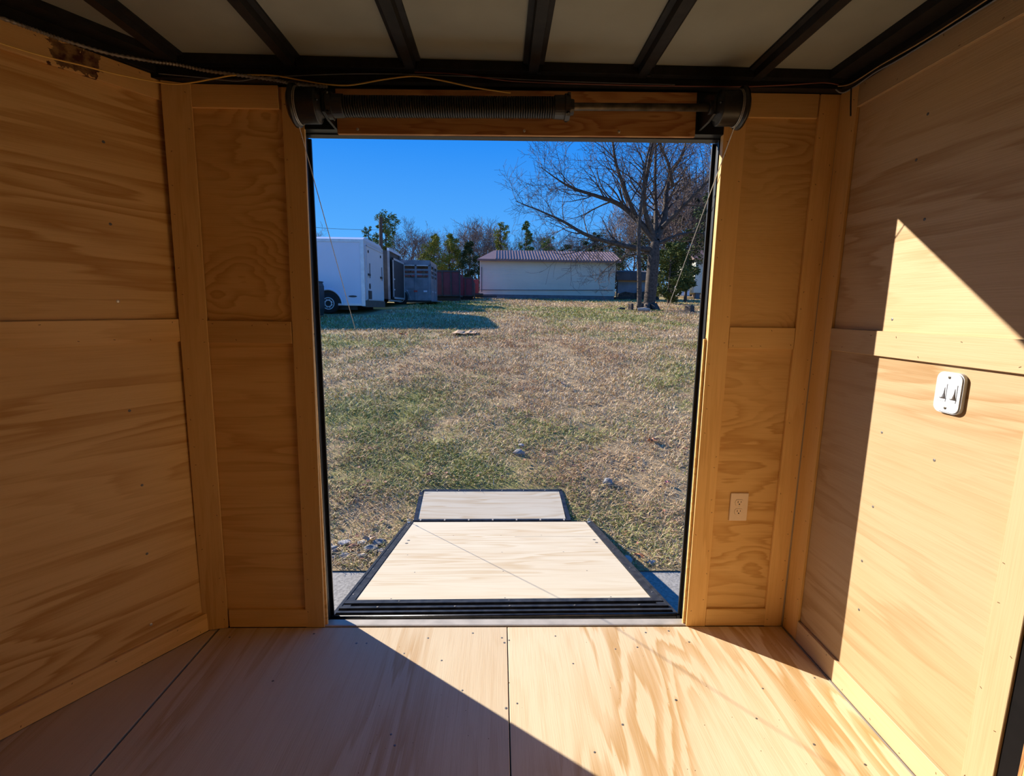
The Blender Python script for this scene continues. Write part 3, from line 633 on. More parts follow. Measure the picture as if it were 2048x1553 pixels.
def drum(x, dirn):
    """dirn +1: flange on the +x side"""
    o = Vector((x, SY, axz(x) - 0.002)); d = AX * dirn
    mb = MB(); prof = [(-0.062, 0.016), (-0.062, 0.036), (-0.05, 0.040), (-0.048, 0.052)]
    for k in range(12):
        prof += [(-0.045 + k * 0.0055, 0.0555), (-0.0425 + k * 0.0055, 0.0535)]
    prof += [(0.022, 0.055), (0.024, 0.066), (0.034, 0.067), (0.036, 0.061), (0.044, 0.05), (0.046, 0.016)]
    mb.lathe(o, d, prof, 44); dr_ = sub('cable_drum', mb, 'spring', sp, True)
    for off, rr in ((0.0195, 0.0575), (0.0145, 0.0572)):
        rg = MB(); c = o + d * off; ring = [c + Vector((0, math.cos(t), math.sin(t))) * rr for t in [2 * math.pi * i / 40 for i in range(41)]]
        rg.tube(ring, 0.0018, 5, False); g = rg.build('wound_cable', 'cable'); g.parent = dr_; g.matrix_parent_inverse = Matrix.Identity(4)
    sc = MB(); sc.disc(o + d * -0.055 + Vector((0, -0.038, 0.005)), (0, -1, 0), 0.005, 0.008); g = sc.build('set_screw', 'black'); g.parent = dr_
drum(-0.660, -1); drum(0.783, 1)
for x in (-0.590, 0.715):
    mb = MB(); z = axz(x); mb.prism([(SY - 0.028, z - 0.03), (SY + 0.02, z - 0.04), (1.9, z - 0.042), (1.9, z + 0.06), (SY + 0.02, z + 0.05), (SY - 0.028, z + 0.03)], 'x', x - 0.004, x + 0.004)
    mb.lathe((x - 0.012, SY, z), (1, 0, 0), [(0, 0.022), (0.024, 0.022)], 20); sub('bearing_bracket', mb, 'black', sp)
# lift cables
ends = [((-0.684, SY, axz(-0.68) - 0.058), rpt(-0.745, RL - 0.06, 0.006)), ((0.799, SY - 0.004, axz(0.8) - 0.055), rpt(0.735, RL - 0.06, 0.006))]
for (a, b), lab in zip(ends, ('thin steel lift cable running to the left edge of the ramp', 'thin steel lift cable running to the right edge of the ramp')):
    a = Vector(a); b = Vector(b); t = thing('lift_cable', tuple(b), lab, 'cable')
    mb = MB(); d = (b - a); top = a
    mb.tube([a, a + d * 0.5 + Vector((0, 0, -0.004)), b + Vector((0, 0, 0.028)) - d.normalized() * 0.02], 0.0017, 6); sub('strand', mb, 'cable', t)
    mb = MB(); mb.tube([b + Vector((0, 0, 0.032)) - d.normalized() * 0.06, b + Vector((0, 0, 0.03)) - d.normalized() * 0.02], 0.004, 8); sub('crimp_sleeve', mb, 'cable', t)
    mb = MB(); mb.tube([b + Vector((0.012 * math.cos(q), 0.0, 0.016 + 0.014 * math.sin(q))) for q in [2 * math.pi * i / 14 for i in range(15)]], 0.003, 6, False); mb.lathe(b, (0, 0, 1), [(0, 0.012), (0.004, 0.012), (0.005, 0.008)], 12); sub('eye_bolt', mb, 'brightscrew', t)
# ------------------------------------------------------------------ wires along the roof
def smooth_path(p, n=6):
    p = [Vector(q) for q in p]; out = []
    for i in range(len(p) - 1):
        p0, p1, p2, p3 = p[max(i - 1, 0)], p[i], p[i + 1], p[min(i + 2, len(p) - 1)]
        for k in range(n):
            t = k / n
            out.append(0.5 * ((2 * p1) + (p2 - p0) * t + (2 * p0 - 5 * p1 + 4 * p2 - p3) * t * t + (3 * p1 - p0 - 3 * p2 + p3) * t ** 3))
    out.append(p[-1]); return out
def wire(name, pts, r, mat, label, cat='wire', sides=6):
    mb = MB(); mb.tube(smooth_path(pts), r, sides); return tag(mb.build(name, mat, None, True), label, cat)
cpts = smooth_path([(-1.50, 1.29, 2.083), (-1.352, 1.504, 2.082), (-1.314, 1.564, 2.083), (-1.279, 1.619, 2.084), (-1.222, 1.712, 2.094), (-1.155, 1.80, 2.114), (-1.083, 1.832, 2.118), (-0.999, 1.838, 2.105), (-0.886, 1.84, 2.094), (-0.779, 1.84, 2.083), (-0.70, 1.85, 2.075), (-0.60, 1.858, 2.072)], 16)
rad = [0.0060 if (i % 2) else 0.0036 for i in range(len(cpts))]
mb = MB(); mb.tube(cpts, rad, 8)
tag(mb.build('armoured_conduit', 'conduit', None, False), 'ribbed grey armoured conduit along the left roof edge', 'conduit')
wire('electrical_wire', [(-1.45, 1.39, 2.025), (-1.376, 1.521, 2.027), (-1.326, 1.6, 2.031), (-1.283, 1.67, 2.041), (-1.235, 1.746, 2.05), (-1.185, 1.813, 2.061), (-1.111, 1.835, 2.06), (-1.044, 1.835, 2.066), (-0.968, 1.835, 2.08), (-0.901, 1.838, 2.093), (-0.782, 1.85, 2.100), (-0.69, 1.85, 2.088), (-0.606, 1.855, 2.079), (-0.521, 1.855, 2.078), (-0.419, 1.85, 2.094), (-0.333, 1.85, 2.107), (-0.282, 1.85, 2.108), (-0.197, 1.85, 2.096), (-0.094, 1.855, 2.080), (0.03, 1.87, 2.072)], 0.0025, 'yellow', 'sagging yellow wire looped under the roof above the spring')
wire('electrical_wire', [(-0.30, 1.85, 2.122), (-0.146, 1.85, 2.119), (0.01, 1.85, 2.103), (0.166, 1.85, 2.099), (0.428, 1.85, 2.098), (0.586, 1.85, 2.099), (0.745, 1.85, 2.101), (0.869, 1.85, 2.104), (1.01, 1.85, 2.113), (1.12, 1.845, 2.120), (1.17, 1.84, 2.112)], 0.0018, 'redwire', 'thin dull red wire running over the right half of the header')
wire('electrical_wire', [(-1.16, 1.845, 2.095), (-1.02, 1.85, 2.088), (-0.9, 1.85, 2.080), (-0.8, 1.85, 2.094), (-0.5, 1.85, 2.112), (-0.2, 1.85, 2.114), (0.2, 1.852, 2.106), (0.6, 1.852, 2.104)], 0.0014, 'greywire', 'thin grey wire lying along the black header beam')
wire('electrical_wire', [(1.17, 1.842, 2.108), (1.19, 1.80, 2.101), (1.19, 1.673, 2.100), (1.19, 1.504, 2.092), (1.19, 1.33, 2.094), (1.19, 1.1, 2.10), (1.19, 0.6, 2.10)], 0.0020, 'tanwire', 'straight tan wire along the right roof edge')
wire('electrical_wire', [(1.165, 1.845, 2.10), (1.185, 1.835, 2.085), (1.20, 1.79, 2.090), (1.2, 1.702, 2.094), (1.2, 1.604, 2.088), (1.2, 1.436, 2.087), (1.2, 1.301, 2.087), (1.2, 0.9, 2.09)], 0.0026, 'greywire', 'grey cable looping in the right corner then along the wall top')
wire('cable_tail', [(1.190, 1.80, 2.085), (1.194, 1.80, 2.04), (1.199, 1.80, 1.997)], 0.0024, 'black', 'short black cable tail hanging at the right corner', 'cable')
# ------------------------------------------------------------------ outlet and switch
ol = thing('wall_outlet', (0.989, 1.912, 0.475), 'almond duplex power outlet low on the wall right of the ramp', 'outlet')
board('cover_plate', (0.989, 1.906, 0.534), (1, 0, 0), BN, 0.074, 0.120, 0.0058, 'almond', ol, 0.0018)
for dz in (-0.0195, 0.0195):
    mb = MB(); pts = []
    for k in range(24):
        a = 2 * math.pi * k / 24; pts.append((0.989 + 0.0172 * math.cos(a), 0.534 + dz + max(-0.0125, min(0.0125, 0.0172 * math.sin(a)))))
    mb.prism(pts, 'y', 1.9045, 1.9065); rc = sub('receptacle', mb, 'almond', ol)
    rm = MB(); rm.tube([(p, 1.9058, q) for p, q in pts + pts[:1]], 0.0006, 4, False); g = rm.build('rim_shadow_gap', 'darkslot'); g.parent = rc
    sl = MB(); sl.box(0.989 - 0.0075, 0.989 - 0.0052, 1.9040, 1.9046, 0.534 + dz - 0.001, 0.534 + dz + 0.007).box(0.989 + 0.0052, 0.989 + 0.0072, 1.9040, 1.9046, 0.534 + dz, 0.534 + dz + 0.0065)
    sl.lathe((0.989, 1.9046, 0.534 + dz - 0.0065), (0, -1, 0), [(0, 0.0028), (0.0006, 0.0028)], 10); g = sl.build('contact_slots', 'darkslot'); g.parent = rc
mb = MB(); mb.disc((0.989, 1.906, 0.534), (0, -1, 0), 0.0028, 0.0012); sub('cover_screw', mb, 'brightscrew', ol)
sw = thing('light_switch', (1.231, 1.298, 1.06), 'white double rocker light switch on the sunlit right wall', 'switch')
bm = bmesh.new(); bmesh.ops.create_cube(bm, size=1.0, matrix=Matrix.Diagonal((0.013, 0.082, 0.112, 1)))
ed = [e_ for e_ in bm.edges if abs((e_.verts[0].co - e_.verts[1].co).x) > 0.005]
bmesh.ops.bevel(bm, geom=ed, offset=0.020, segments=5, affect='EDGES', profile=0.5)
ed = [e_ for e_ in bm.edges if e_.verts[0].co.x < -0.006 and e_.verts[1].co.x < -0.006]
bmesh.ops.bevel(bm, geom=ed, offset=0.003, segments=2, affect='EDGES')
me = bpy.data.meshes.new('cover_plate'); bm.to_mesh(me); bm.free(); me.materials.append(M['white'])
o = bpy.data.objects.new('cover_plate', me); COL.objects.link(o); o.location = (1.2253, 1.298, 1.117); setp(o, sw)
for dy in (-0.0155, 0.0155):
    mb = MB(); y0 = 1.298 + dy; mb.box(1.2175, 1.219, y0 - 0.0125, y0 + 0.0125, 1.117 - 0.024, 1.117 + 0.024); rf = sub('rocker_frame', mb, 'white', sw)
    rk = MB(); rk.prism([(1.2178, 1.117 - 0.014), (1.2178, 1.117 + 0.014), (1.2165, 1.117 + 0.014), (1.2145, 1.117), (1.2100, 1.117 - 0.013)], 'y', y0 - 0.008, y0 + 0.008); g = rk.build('rocker', 'white'); g.parent = rf
for dz in (-0.042, 0.042):
    mb = MB(); mb.disc((1.2188, 1.298, 1.117 + dz), (-1, 0, 0), 0.004, 0.002); sub('cover_screw', mb, 'shaft', sw)
# ------------------------------------------------------------------ parked trailers
M['twhite'] = simple('white_panel_sky_tinted', (0.62, 0.68, 0.78), 0.3, 0, 0.03, 1.5)  # white paint with the sky's blue reflection tinted into its colour
M['tdoor'] = simple('pale_grey_trailer_door', (0.66, 0.66, 0.68), 0.4, 0, 0.03, 1.5)
M['ttrim'] = simple('silver_trim', (0.62, 0.63, 0.65), 0.35, 0.4, 0.1, 10)
M['tdark'] = simple('dark_trailer_steel', (0.035, 0.033, 0.035), 0.55, 0, 0.3, 6)
M['tgrey'] = simple('grey_stock_trailer_paint', (0.20, 0.215, 0.245), 0.5, 0, 0.3, 3)
M['brown'] = simple('brown_bumper', (0.10, 0.075, 0.06), 0.6, 0, 0.2, 8)
M['tire'] = simple('black_tyre_rubber', (0.016, 0.016, 0.016), 0.85, 0, 0.2, 30)
M['rim'] = simple('white_wheel_rim', (0.66, 0.66, 0.66), 0.4, 0, 0.05)
M['maroon'] = simple('maroon_trailer_paint', (0.115, 0.014, 0.03), 0.45, 0, 0.25, 4)
M['red'] = simple('red_reflective', (0.55, 0.05, 0.04), 0.4)
M['greybin'] = simple('dark_grey_plastic', (0.035, 0.038, 0.042), 0.5, 0, 0.2, 8)
def wheel(parent, x, y, z, r, w=0.2):
    """axis along y, outer face toward -y"""
    mb = MB(); mb.lathe((x, y, z), (0, 1, 0), [(0, r * 0.62), (0.01, r * 0.9), (0.04, r), (w - 0.04, r), (w - 0.01, r * 0.9), (w, r * 0.62)], 28); t = sub('tyre', mb, 'tire', parent, True)
    mb = MB(); mb.lathe((x, y - 0.008, z), (0, 1, 0), [(0.012, r * 0.26), (0.0, r * 0.30), (0.012, r * 0.5), (0.0, r * 0.58), (0.012, r * 0.63)], 24); rm = mb.build('rim', 'rim', None, False); rm.parent = t
    mb = MB(); mb.lathe((x, y - 0.012, z), (0, 1, 0), [(0, r * 0.24), (0.01, r * 0.25)], 16)
    for k in range(8):
        a = k * math.pi / 4; mb.lathe((x + r * 0.43 * math.cos(a), y - 0.006, z + r * 0.43 * math.sin(a)), (0, 1, 0), [(0, r * 0.07), (0.01, r * 0.07)], 8)
    h = mb.build('rim_holes', 'darkslot'); h.parent = t
def gzf(x, y): return float(lawn_z(np.array([x]), np.array([y]))[0])
def cargo_trailer():
    x0, x1, y0, y1, zb, zt = -11.0, -4.16, 15.5, 18.0, 1.36, 3.31
    t = thing('cargo_trailer', (-7.5, 16.75, 1.08), 'large white enclosed cargo trailer with closed rear door, nearest on the left', 'trailer')
    b = MB(); b.box(x0, x1, y0, y1, zb, zt); sub('body', b, 'twhite', t)
    b = MB(); b.prism([(y0, zt), (y1, zt), (y1 - 0.25, zt + 0.10), (y0 + 0.25, zt + 0.10)], 'x', x0, x1); sub('roof', b, 'twhite', t)
    for sx0, sx1, sy0, sy1, sz0, sz1 in ((x0, x1 + 0.012, y0 - 0.015, y0, zt - 0.07, zt + 0.012), (x0, x1, y0 - 0.012, y0, zb - 0.01, zb + 0.05), (x1, x1 + 0.015, y0, y1, zt - 0.06, zt + 0.012)):
        b = MB(); b.box(sx0, sx1, sy0, sy1, sz0, sz1); sub('edge_trim', b, 'ttrim', t)
    for yy in (y0, y1 - 0.10):
        b = MB(); b.box(x1 - (0.08 if yy == y0 else 0), x1 + 0.03, yy - (0.02 if yy == y0 else 0), yy + 0.10, zb - 0.02, zt); sub('corner_post', b, 'ttrim', t)
    b = MB(); b.box(x1, x1 + 0.05, y0 + 0.2, y1 - 0.15, zb + 0.16, zt - 0.12); d = sub('rear_door', b, 'tdoor', t)
    def dsub(nm, mb, mat): o = mb.build(nm, mat); o.parent = d; return o
    xd = x1 + 0.05
    for yy0, yy1, zz0, zz1 in ((y0 + 0.2, y0 + 0.24, zb + 0.16, zt - 0.12), (y1 - 0.19, y1 - 0.15, zb + 0.16, zt - 0.12), (y0 + 0.2, y1 - 0.15, zt - 0.16, zt - 0.12), (y0 + 0.2, y1 - 0.15, zb + 0.16, zb + 0.20)):
        dsub('door_frame', MB().box(xd, xd + 0.015, yy0, yy1, zz0, zz1), 'ttrim')
    for yy in (y0 + 0.45, y1 - 0.45):
        mb = MB(); mb.tube([(xd + 0.03, yy, zb + 0.85), (xd + 0.03, yy, zb + 1.30)], 0.012, 6); mb.box(xd, xd + 0.04, yy - 0.16, yy + 0.06, zb + 0.92, zb + 0.98); dsub('door_latch', mb, 'tdark')
        mb = MB(); mb.lathe((xd - 0.01, yy - 0.05, zt - 0.30), (1, 0, 0), [(0, 0.045), (0.03, 0.045)], 12); dsub('marker_lamp', mb, 'tdark')
    mb = MB(); mb.box(xd, xd + 0.02, y0 + 0.3, y0 + 0.66, zb + 0.20, zb + 0.46); dsub('licence_plate_holder', mb, 'tdark')
    mb = MB(); mb.lathe((xd - 0.01, y0 + 0.5, zb + 0.60), (1, 0, 0), [(0, 0.09), (0.02, 0.09)], 18); e_ = dsub('oval_emblem', mb, 'tdark')
    b = MB(); b.box(x1 - 0.05, x1 + 0.07, y0 + 0.03, y1 - 0.05, zb - 0.05, zb + 0.15); sub('rear_bumper', b, 'brown', t)
    b = MB()
    for k in range(20): b.v.append((x1 - 0.35 + 0.13 * math.cos(k * math.pi / 10), y0 - 0.008, zb + 0.27 + 0.028 * math.sin(k * math.pi / 10)))
    b.f.append(tuple(range(20))); b.prism([(v[0], v[2]) for v in b.v[:20]], 'y', y0 - 0.01, y0 - 0.001); sub('oval_emblem', b, 'tdark', t)
    for xw in (-5.25, -6.12):
        b = MB(); pts = [(xw + 0.42 * math.cos(a), 1.36 + 0.46 * math.sin(a)) for a in [math.pi * k / 16 for k in range(17)]]
        b.prism(pts, 'y', y0 - 0.006, y0 + 0.2); sub('wheel_arch', b, 'darkslot', t)
        b = MB(); b.tube([(xw + 0.43 * math.cos(a), y0 - 0.03, 1.36 + 0.47 * math.sin(a)) for a in [math.pi * k / 16 for k in range(17)]], 0.03, 6); sub('fender', b, 'twhite', t)
        wheel(t, xw, y0 - 0.04, 1.405, 0.305)
    b = MB(); b.box(x0, x1 - 0.3, y0 + 0.25, y0 + 0.33, zb - 0.14, zb).box(x0, x1 - 0.3, y1 - 0.33, y1 - 0.25, zb - 0.14, zb); sub('chassis_rails', b, 'tdark', t)
    for yy in (y1 - 0.2,):
        for xw in (-5.25, -6.12): wheel(t, xw, yy, 1.405, 0.305)
    bin_ = thing('storage_bin', (-5.30, 14.8, 1.05), 'dark grey upright box in front of the white cargo trailer', 'box')
    b = MB(); b.prism([(-5.62, 1.05), (-5.24, 1.05), (-5.18, 1.25), (-5.18, 1.90), (-5.22, 2.0), (-5.62, 2.0)], 'y', 14.55, 14.95); sub('body', b, 'greybin', bin_)
    b = MB(); b.box(-5.64, -5.20, 14.53, 14.97, 2.0, 2.035); sub('lid', b, 'greybin', bin_)
cargo_trailer()
def second_trailer():
    x0, x1, y0, y1, zb, zt = -9.0, -4.22, 19.3, 21.6, 1.62, 3.42
    t = thing('enclosed_trailer', (-6.5, 20.4, 1.3), 'dark enclosed trailer with white framed open rear doorway', 'trailer')
    b = MB(); b.box(x0, x1 - 0.05, y0, y1, zb, zt); sub('body', b, 'tdark', t)
    for yy in (y0, y1 - 0.10):
        b = MB(); b.box(x1 - 0.05, x1 + 0.02, yy, yy + 0.10, zb - 0.05, zt); sub('corner_post', b, 'tgrey', t)
    b = MB(); b.box(x1 - 0.06, x1 + 0.02, y0, y1, zt, zt + 0.10); sub('rear_header', b, 'twhite', t)
    b = MB(); b.box(x1 - 0.05, x1 + 0.02, y0, y1, zb - 0.08, zb - 0.02); sub('rear_sill', b, 'ttrim', t)
    d = thing_part = MB().box(x1 + 0.02, x1 + 0.07, y0 + 0.35, y1 + 0.35, zb + 0.02, zt - 0.22); dd = sub('swung_door', d, 'tdark', t)
    for yy0, yy1, zz0, zz1 in ((y0 + 0.35, y0 + 0.43, zb + 0.02, zt - 0.22), (y1 + 0.27, y1 + 0.35, zb + 0.02, zt - 0.22), (y0 + 0.35, y1 + 0.35, zt - 0.30, zt - 0.22), (y0 + 0.35, y1 + 0.35, zb + 0.02, zb + 0.09)):
        o = MB().box(x1 + 0.07, x1 + 0.09, yy0, yy1, zz0, zz1).build('door_frame', 'ttrim'); o.parent = dd
    for zz in (0.75, 0.35):
        o = MB().box(x1 + 0.072, x1 + 0.095, y0 + 0.5, y0 + 0.62, zb + zz, zb + zz + 0.05).build('latch_plate', 'twhite'); o.parent = dd
    wheel(t, -4.9, y0 - 0.05, 1.60, 0.32); wheel(t, -5.8, y0 - 0.05, 1.60, 0.32)
second_trailer()
def stock_trailer():
    x0, x1, y0, y1, zb, zt = -8.0, -3.05, 22.0, 24.1, 1.62, 3.30
    t = thing('stock_trailer', (-5.5, 23.0, 1.45), 'grey livestock trailer with open slatted upper sides', 'trailer')
    b = MB(); b.box(x0, x1, y0 + 0.05, y1 - 0.05, zb - 0.06, zb + 0.04); sub('deck', b, 'tdark', t)
    for yy in (y0, y1 - 0.03):
        for k in range(2):
            b = MB(); b.box(x0, x1, yy, yy + 0.03, zb + k * 0.49, zb + 0.48 + k * 0.49); sub('side_panel', b, 'tgrey', t)
        for z in (zb + 1.08, zb + 1.27):
            b = MB(); b.box(x0, x1, yy, yy + 0.025, z, z + 0.075); sub('side_slat', b, 'tgrey', t)
        for k in range(9):
            x = x1 - 0.03 - k * 0.58; b = MB(); b.box(x - 0.04, x + 0.04, yy - 0.03, yy + 0.05, zb, zt - 0.1); sub('side_post', b, 'tgrey', t)
        b = MB(); b.box(x0, x1, yy - 0.02, yy + 0.04, zt - 0.18, zt); sub('top_rail', b, 'tgrey', t)
        b = MB(); b.box(x0, x1, yy - 0.03, yy + 0.045, zt - 0.21, zt - 0.18); sub('rail_trim', b, 'ttrim', t)
    b = MB(); b.box(x0, x1, y0, y1, zt, zt + 0.03); sub('roof', b, 'tgrey', t)
    b = MB(); b.box(x1 + 0.002, x1 + 0.03, y0 + 0.08, y1 - 0.08, zb, zb + 0.97)
    for z in (zb + 1.08, zb + 1.27): b.box(x1 + 0.002, x1 + 0.025, y0 + 0.08, y1 - 0.08, z, z + 0.075)
    g = sub('rear_gate', b, 'tgrey', t)
    for yy in (y0 + 0.04, (y0 + y1) / 2, y1 - 0.06):
        o = MB().box(x1 + 0.002, x1 + 0.05, yy - 0.04, yy + 0.04, zb, zt - 0.1).build('gate_post', 'tgrey'); o.parent = g
    b = MB(); b.box(x1, x1 + 0.03, y0, y1, zt - 0.2, zt); sub('rear_header', b, 'tgrey', t)
    for k in range(7):
        x = x1 - 0.28 - k * 0.42
        b = MB(); b.box(x, x + 0.15, y0 - 0.04, y0 - 0.001, zb + 0.36, zb + 0.43); sub('reflector', b, 'red' if k % 2 else 'twhite', t)
    for yy in (y0 + 0.5, y0 + 1.0, y0 + 1.5):
        b = MB(); b.box(x1 + 0.031, x1 + 0.04, yy, yy + 0.15, zb + 0.36, zb + 0.43); sub('reflector', b, 'twhite', t)
    b = MB(); b.box(x1 + 0.03, x1 + 0.30, y0 + 0.1, y1 - 0.1, zb - 0.04, zb); sub('bumper_step', b, 'tgrey', t)
    wheel(t, -4.35, y0 - 0.06, 1.72, 0.33); wheel(t, -5.2, y0 - 0.06, 1.72, 0.33)
    b = MB(); b.tube([(-4.35 + 0.42 * math.cos(a), y0 - 0.05, 1.70 + 0.44 * math.sin(a)) for a in [math.pi * k / 12 for k in range(13)]], 0.035, 6); sub('fender', b, 'tgrey', t)
stock_trailer()
def dump_trailer(x0, x1, y0, y1, zb, zt, label, open_gate):
    t = thing('dump_trailer', ((x0 + x1) / 2, (y0 + y1) / 2, zb - 0.4), label, 'trailer')
    b = MB(); b.box(x0, x1, y0, y0 + 0.04, zb, zt); sub('side_wall', b, 'maroon', t)
    b = MB(); b.box(x0, x1, y1 - 0.04, y1, zb, zt); sub('side_wall', b, 'maroon', t)
    b = MB(); b.box(x0, x1, y0, y1, zb - 0.08, zb); sub('bed', b, 'tdark', t)
    n = max(3, int((x1 - x0) / 0.42))
    for k in range(n + 1):
        x = x0 + (x1 - x0) * k / n; b = MB(); b.box(x - 0.035, x + 0.035, y0 - 0.05, y0, zb - 0.05, zt); sub('side_stake', b, 'tdark', t)
    b = MB(); b.box(x0 - 0.03, x1 + 0.03, y0 - 0.06, y0 + 0.03, zt, zt + 0.08); sub('top_rail', b, 'tdark', t)
    b = MB(); b.box(x0, x1, y0 + 0.3, y0 + 0.42, zb - 0.30, zb - 0.08); sub('chassis_rail', b, 'tdark', t)
    if open_gate:
        b = MB(); b.box(x1 + 0.05, x1 + 0.09, y0 - 0.05, y0 + 0.9, zb - 0.25, zt - 0.2); sub('tailgate', b, 'tdark', t)
    wheel(t, x0 + (x1 - x0) * 0.4, y0 - 0.1, zb - 0.12, 0.33)
dump_trailer(-6.0, -2.05, 25.6, 27.6, 1.98, 3.10, 'maroon high sided dump trailer behind the grey livestock trailer', False)
dump_trailer(-4.5, -1.55, 28.4, 30.2, 2.05, 2.95, 'farther maroon dump trailer with dark tailgate', True)
rt2 = thing('flatbed_trailer', (-1.2, 30.9, 1.9), 'low red trailer tucked against the left end of the building', 'trailer')
sub('bed', MB().box(-3.2, -1.05, 30.3, 31.7, 2.1, 2.2), 'tdark', rt2); sub('side_panel', MB().box(-3.2, -1.3, 30.3, 30.34, 2.2, 3.02), 'red', rt2); sub('drawbar', MB().box(-1.6, -0.2, 30.6, 30.72, 1.98, 2.08), 'tdark', rt2)
# ------------------------------------------------------------------ long low building
M['siding'] = simple('cream_lap_siding', (0.62, 0.61, 0.50), 0.6, 0, 0.04, 1.2)
M['bfound'] = simple('dark_block_foundation', (0.16, 0.16, 0.17), 0.9, 0, 0.2, 5)
M['broof'] = simple('brown_metal_roof', (0.20, 0.115, 0.095), 0.5, 0, 0.12, 2)
def building():
    x0, x1, y0, y1, zb, ze = -1.3, 7.30, 32.0, 37.0, 1.95, 4.28
    t = thing('long_building', (3.0, 34.5, 1.9), 'long low cream sided building with brown ribbed metal roof', 'building')
    sub('foundation', MB().box(x0 + 0.02, x1 - 0.02, y0 + 0.03, y1, zb - 0.4, zb + 0.27), 'bfound', t)
    sub('wall_core', MB().box(x0 + 0.03, x1 - 0.03, y0 + 0.04, y1, zb + 0.25, ze + 0.1), 'siding', t)
    n = 20; h = (ze - zb - 0.25) / n; mb = MB()
    for k in range(n):
        z = zb + 0.25 + k * h; mb.prism([(y0 + 0.002, z), (y0 + 0.045, z), (y0 + 0.045, z + h + 0.01), (y0 + 0.028, z + h + 0.01)], 'x', x0 + 0.06, x1 - 0.06)
    o = sub('lap_siding', mb, 'siding', t, kind='stuff')
    for x in (x0, x1 - 0.08): sub('corner_trim', MB().box(x, x + 0.08, y0 - 0.01, y0 + 0.05, zb + 0.25, ze), 'siding', t)
    def zroof(y): return 4.36 + 0.30 * (y - y0 + 0.3)
    rf = MB(); yr = (y0 + y1) / 2
    rf.prism([(y0 - 0.3, zroof(y0 - 0.3) - 0.08), (yr, zroof(y0) + 0.0 + 0.30 * (yr - y0) - 0.03), (y1 + 0.3, zroof(y0 - 0.3) - 0.08), (y1 + 0.3, zroof(y0 - 0.3) - 0.01), (yr, zroof(yr) + 0.0), (y0 - 0.3, zroof(y0 - 0.3) - 0.01)], 'x', x0 - 0.15, x1 + 0.3)
    rf.v = [((v[0] + 1.0 * (v[2] - 4.34) / 0.84) if v[0] < x0 else v[0], v[1], v[2]) for v in rf.v]
    r_ = sub('roof', rf, 'broof', t)
    ribs = MB()
    for k in range(44):
        x = x0 + 1.0 + k * (x1 - x0 - 0.74) / 43
        ribs.obox((x, (y0 - 0.3 + yr) / 2, (zroof(y0 - 0.3) + zroof(yr)) / 2 + 0.005), (1, 0, 0), Vector((0, 1, 0.30)).normalized(), Vector((0, -0.30, 1)).normalized(), 0.03, (yr - y0 + 0.3) / 2 * 1.044, 0.022)
    o = ribs.build('roof_ribs', 'broof'); o.parent = r_; o['kind'] = 'stuff'
    sub('fascia', MB().box(x0 - 0.15, x1 + 0.3, y0 - 0.32, y0 - 0.29, zroof(y0 - 0.3) - 0.12, zroof(y0 - 0.3) - 0.005), 'broof', t)
    sub('conduit_pipe', MB().tube([(x0 + 0.05, y0 - 0.03, zb + 0.52), (x1 - 0.1, y0 - 0.03, zb + 0.62)], 0.02, 6), 'bfound', t)
    sub('downpipe', MB().tube([(x0 + 0.12, y0 - 0.02, zb + 0.4), (x0 + 0.12, y0 - 0.02, ze - 0.4)], 0.025, 6), 'bfound', t)
    lk = thing('concrete_block', (-0.9, 31.6, gzf(-0.9, 31.6)), 'pale slab lying at the foot of the cream building', 'slab')
    z = gzf(-0.6, 31.5); lb_ = MB(); lb_.prism([(-1.0, z - 0.1), (0.2, z - 0.1), (0.2, z + 0.05), (-0.5, z + 0.16), (-1.0, z + 0.18)], 'y', 31.3, 31.7); sub('slab', lb_, 'concrete', lk)
building()
# open sided dark trailer right of the building
ot = thing('covered_wagon', (9.2, 34.0, 1.9), 'dark open sided wagon under a drooping tarpaulin right of the building', 'wagon')
sub('tarpaulin', MB().prism([(33.5, 3.30), (33.5, 3.85), (34.5, 4.0), (36, 3.8), (36, 3.3)], 'x', 7.75, 10.6), simple('faded_tarpaulin', (0.10, 0.085, 0.085), 0.8, 0, 0.5, 1.2), ot)
sub('side_sheet', MB().box(7.9, 10.7, 33.9, 33.95, 2.45, 3.2), simple('pale_blue_sheet', (0.26, 0.30, 0.36), 0.5, 0, 0.3, 1.0), ot)
sub('bed', MB().box(7.8, 10.7, 33.6, 35.8, 2.05, 2.2), 'tdark', ot)
for x in (7.82, 9.2, 10.6): sub('post', MB().box(x - 0.04, x + 0.04, 33.55, 33.63, 1.95, 3.4), 'tdark', ot)
sub('cargo_heap', MB().prism([(7.95, 2.2), (10.6, 2.2), (10.5, 2.5), (9.9, 2.62), (9.0, 2.45), (8.4, 2.55), (8.0, 2.4)], 'y', 33.65, 33.88), simple('brown_hay', (0.10, 0.065, 0.05), 0.9, 0, 0.5, 6), ot)
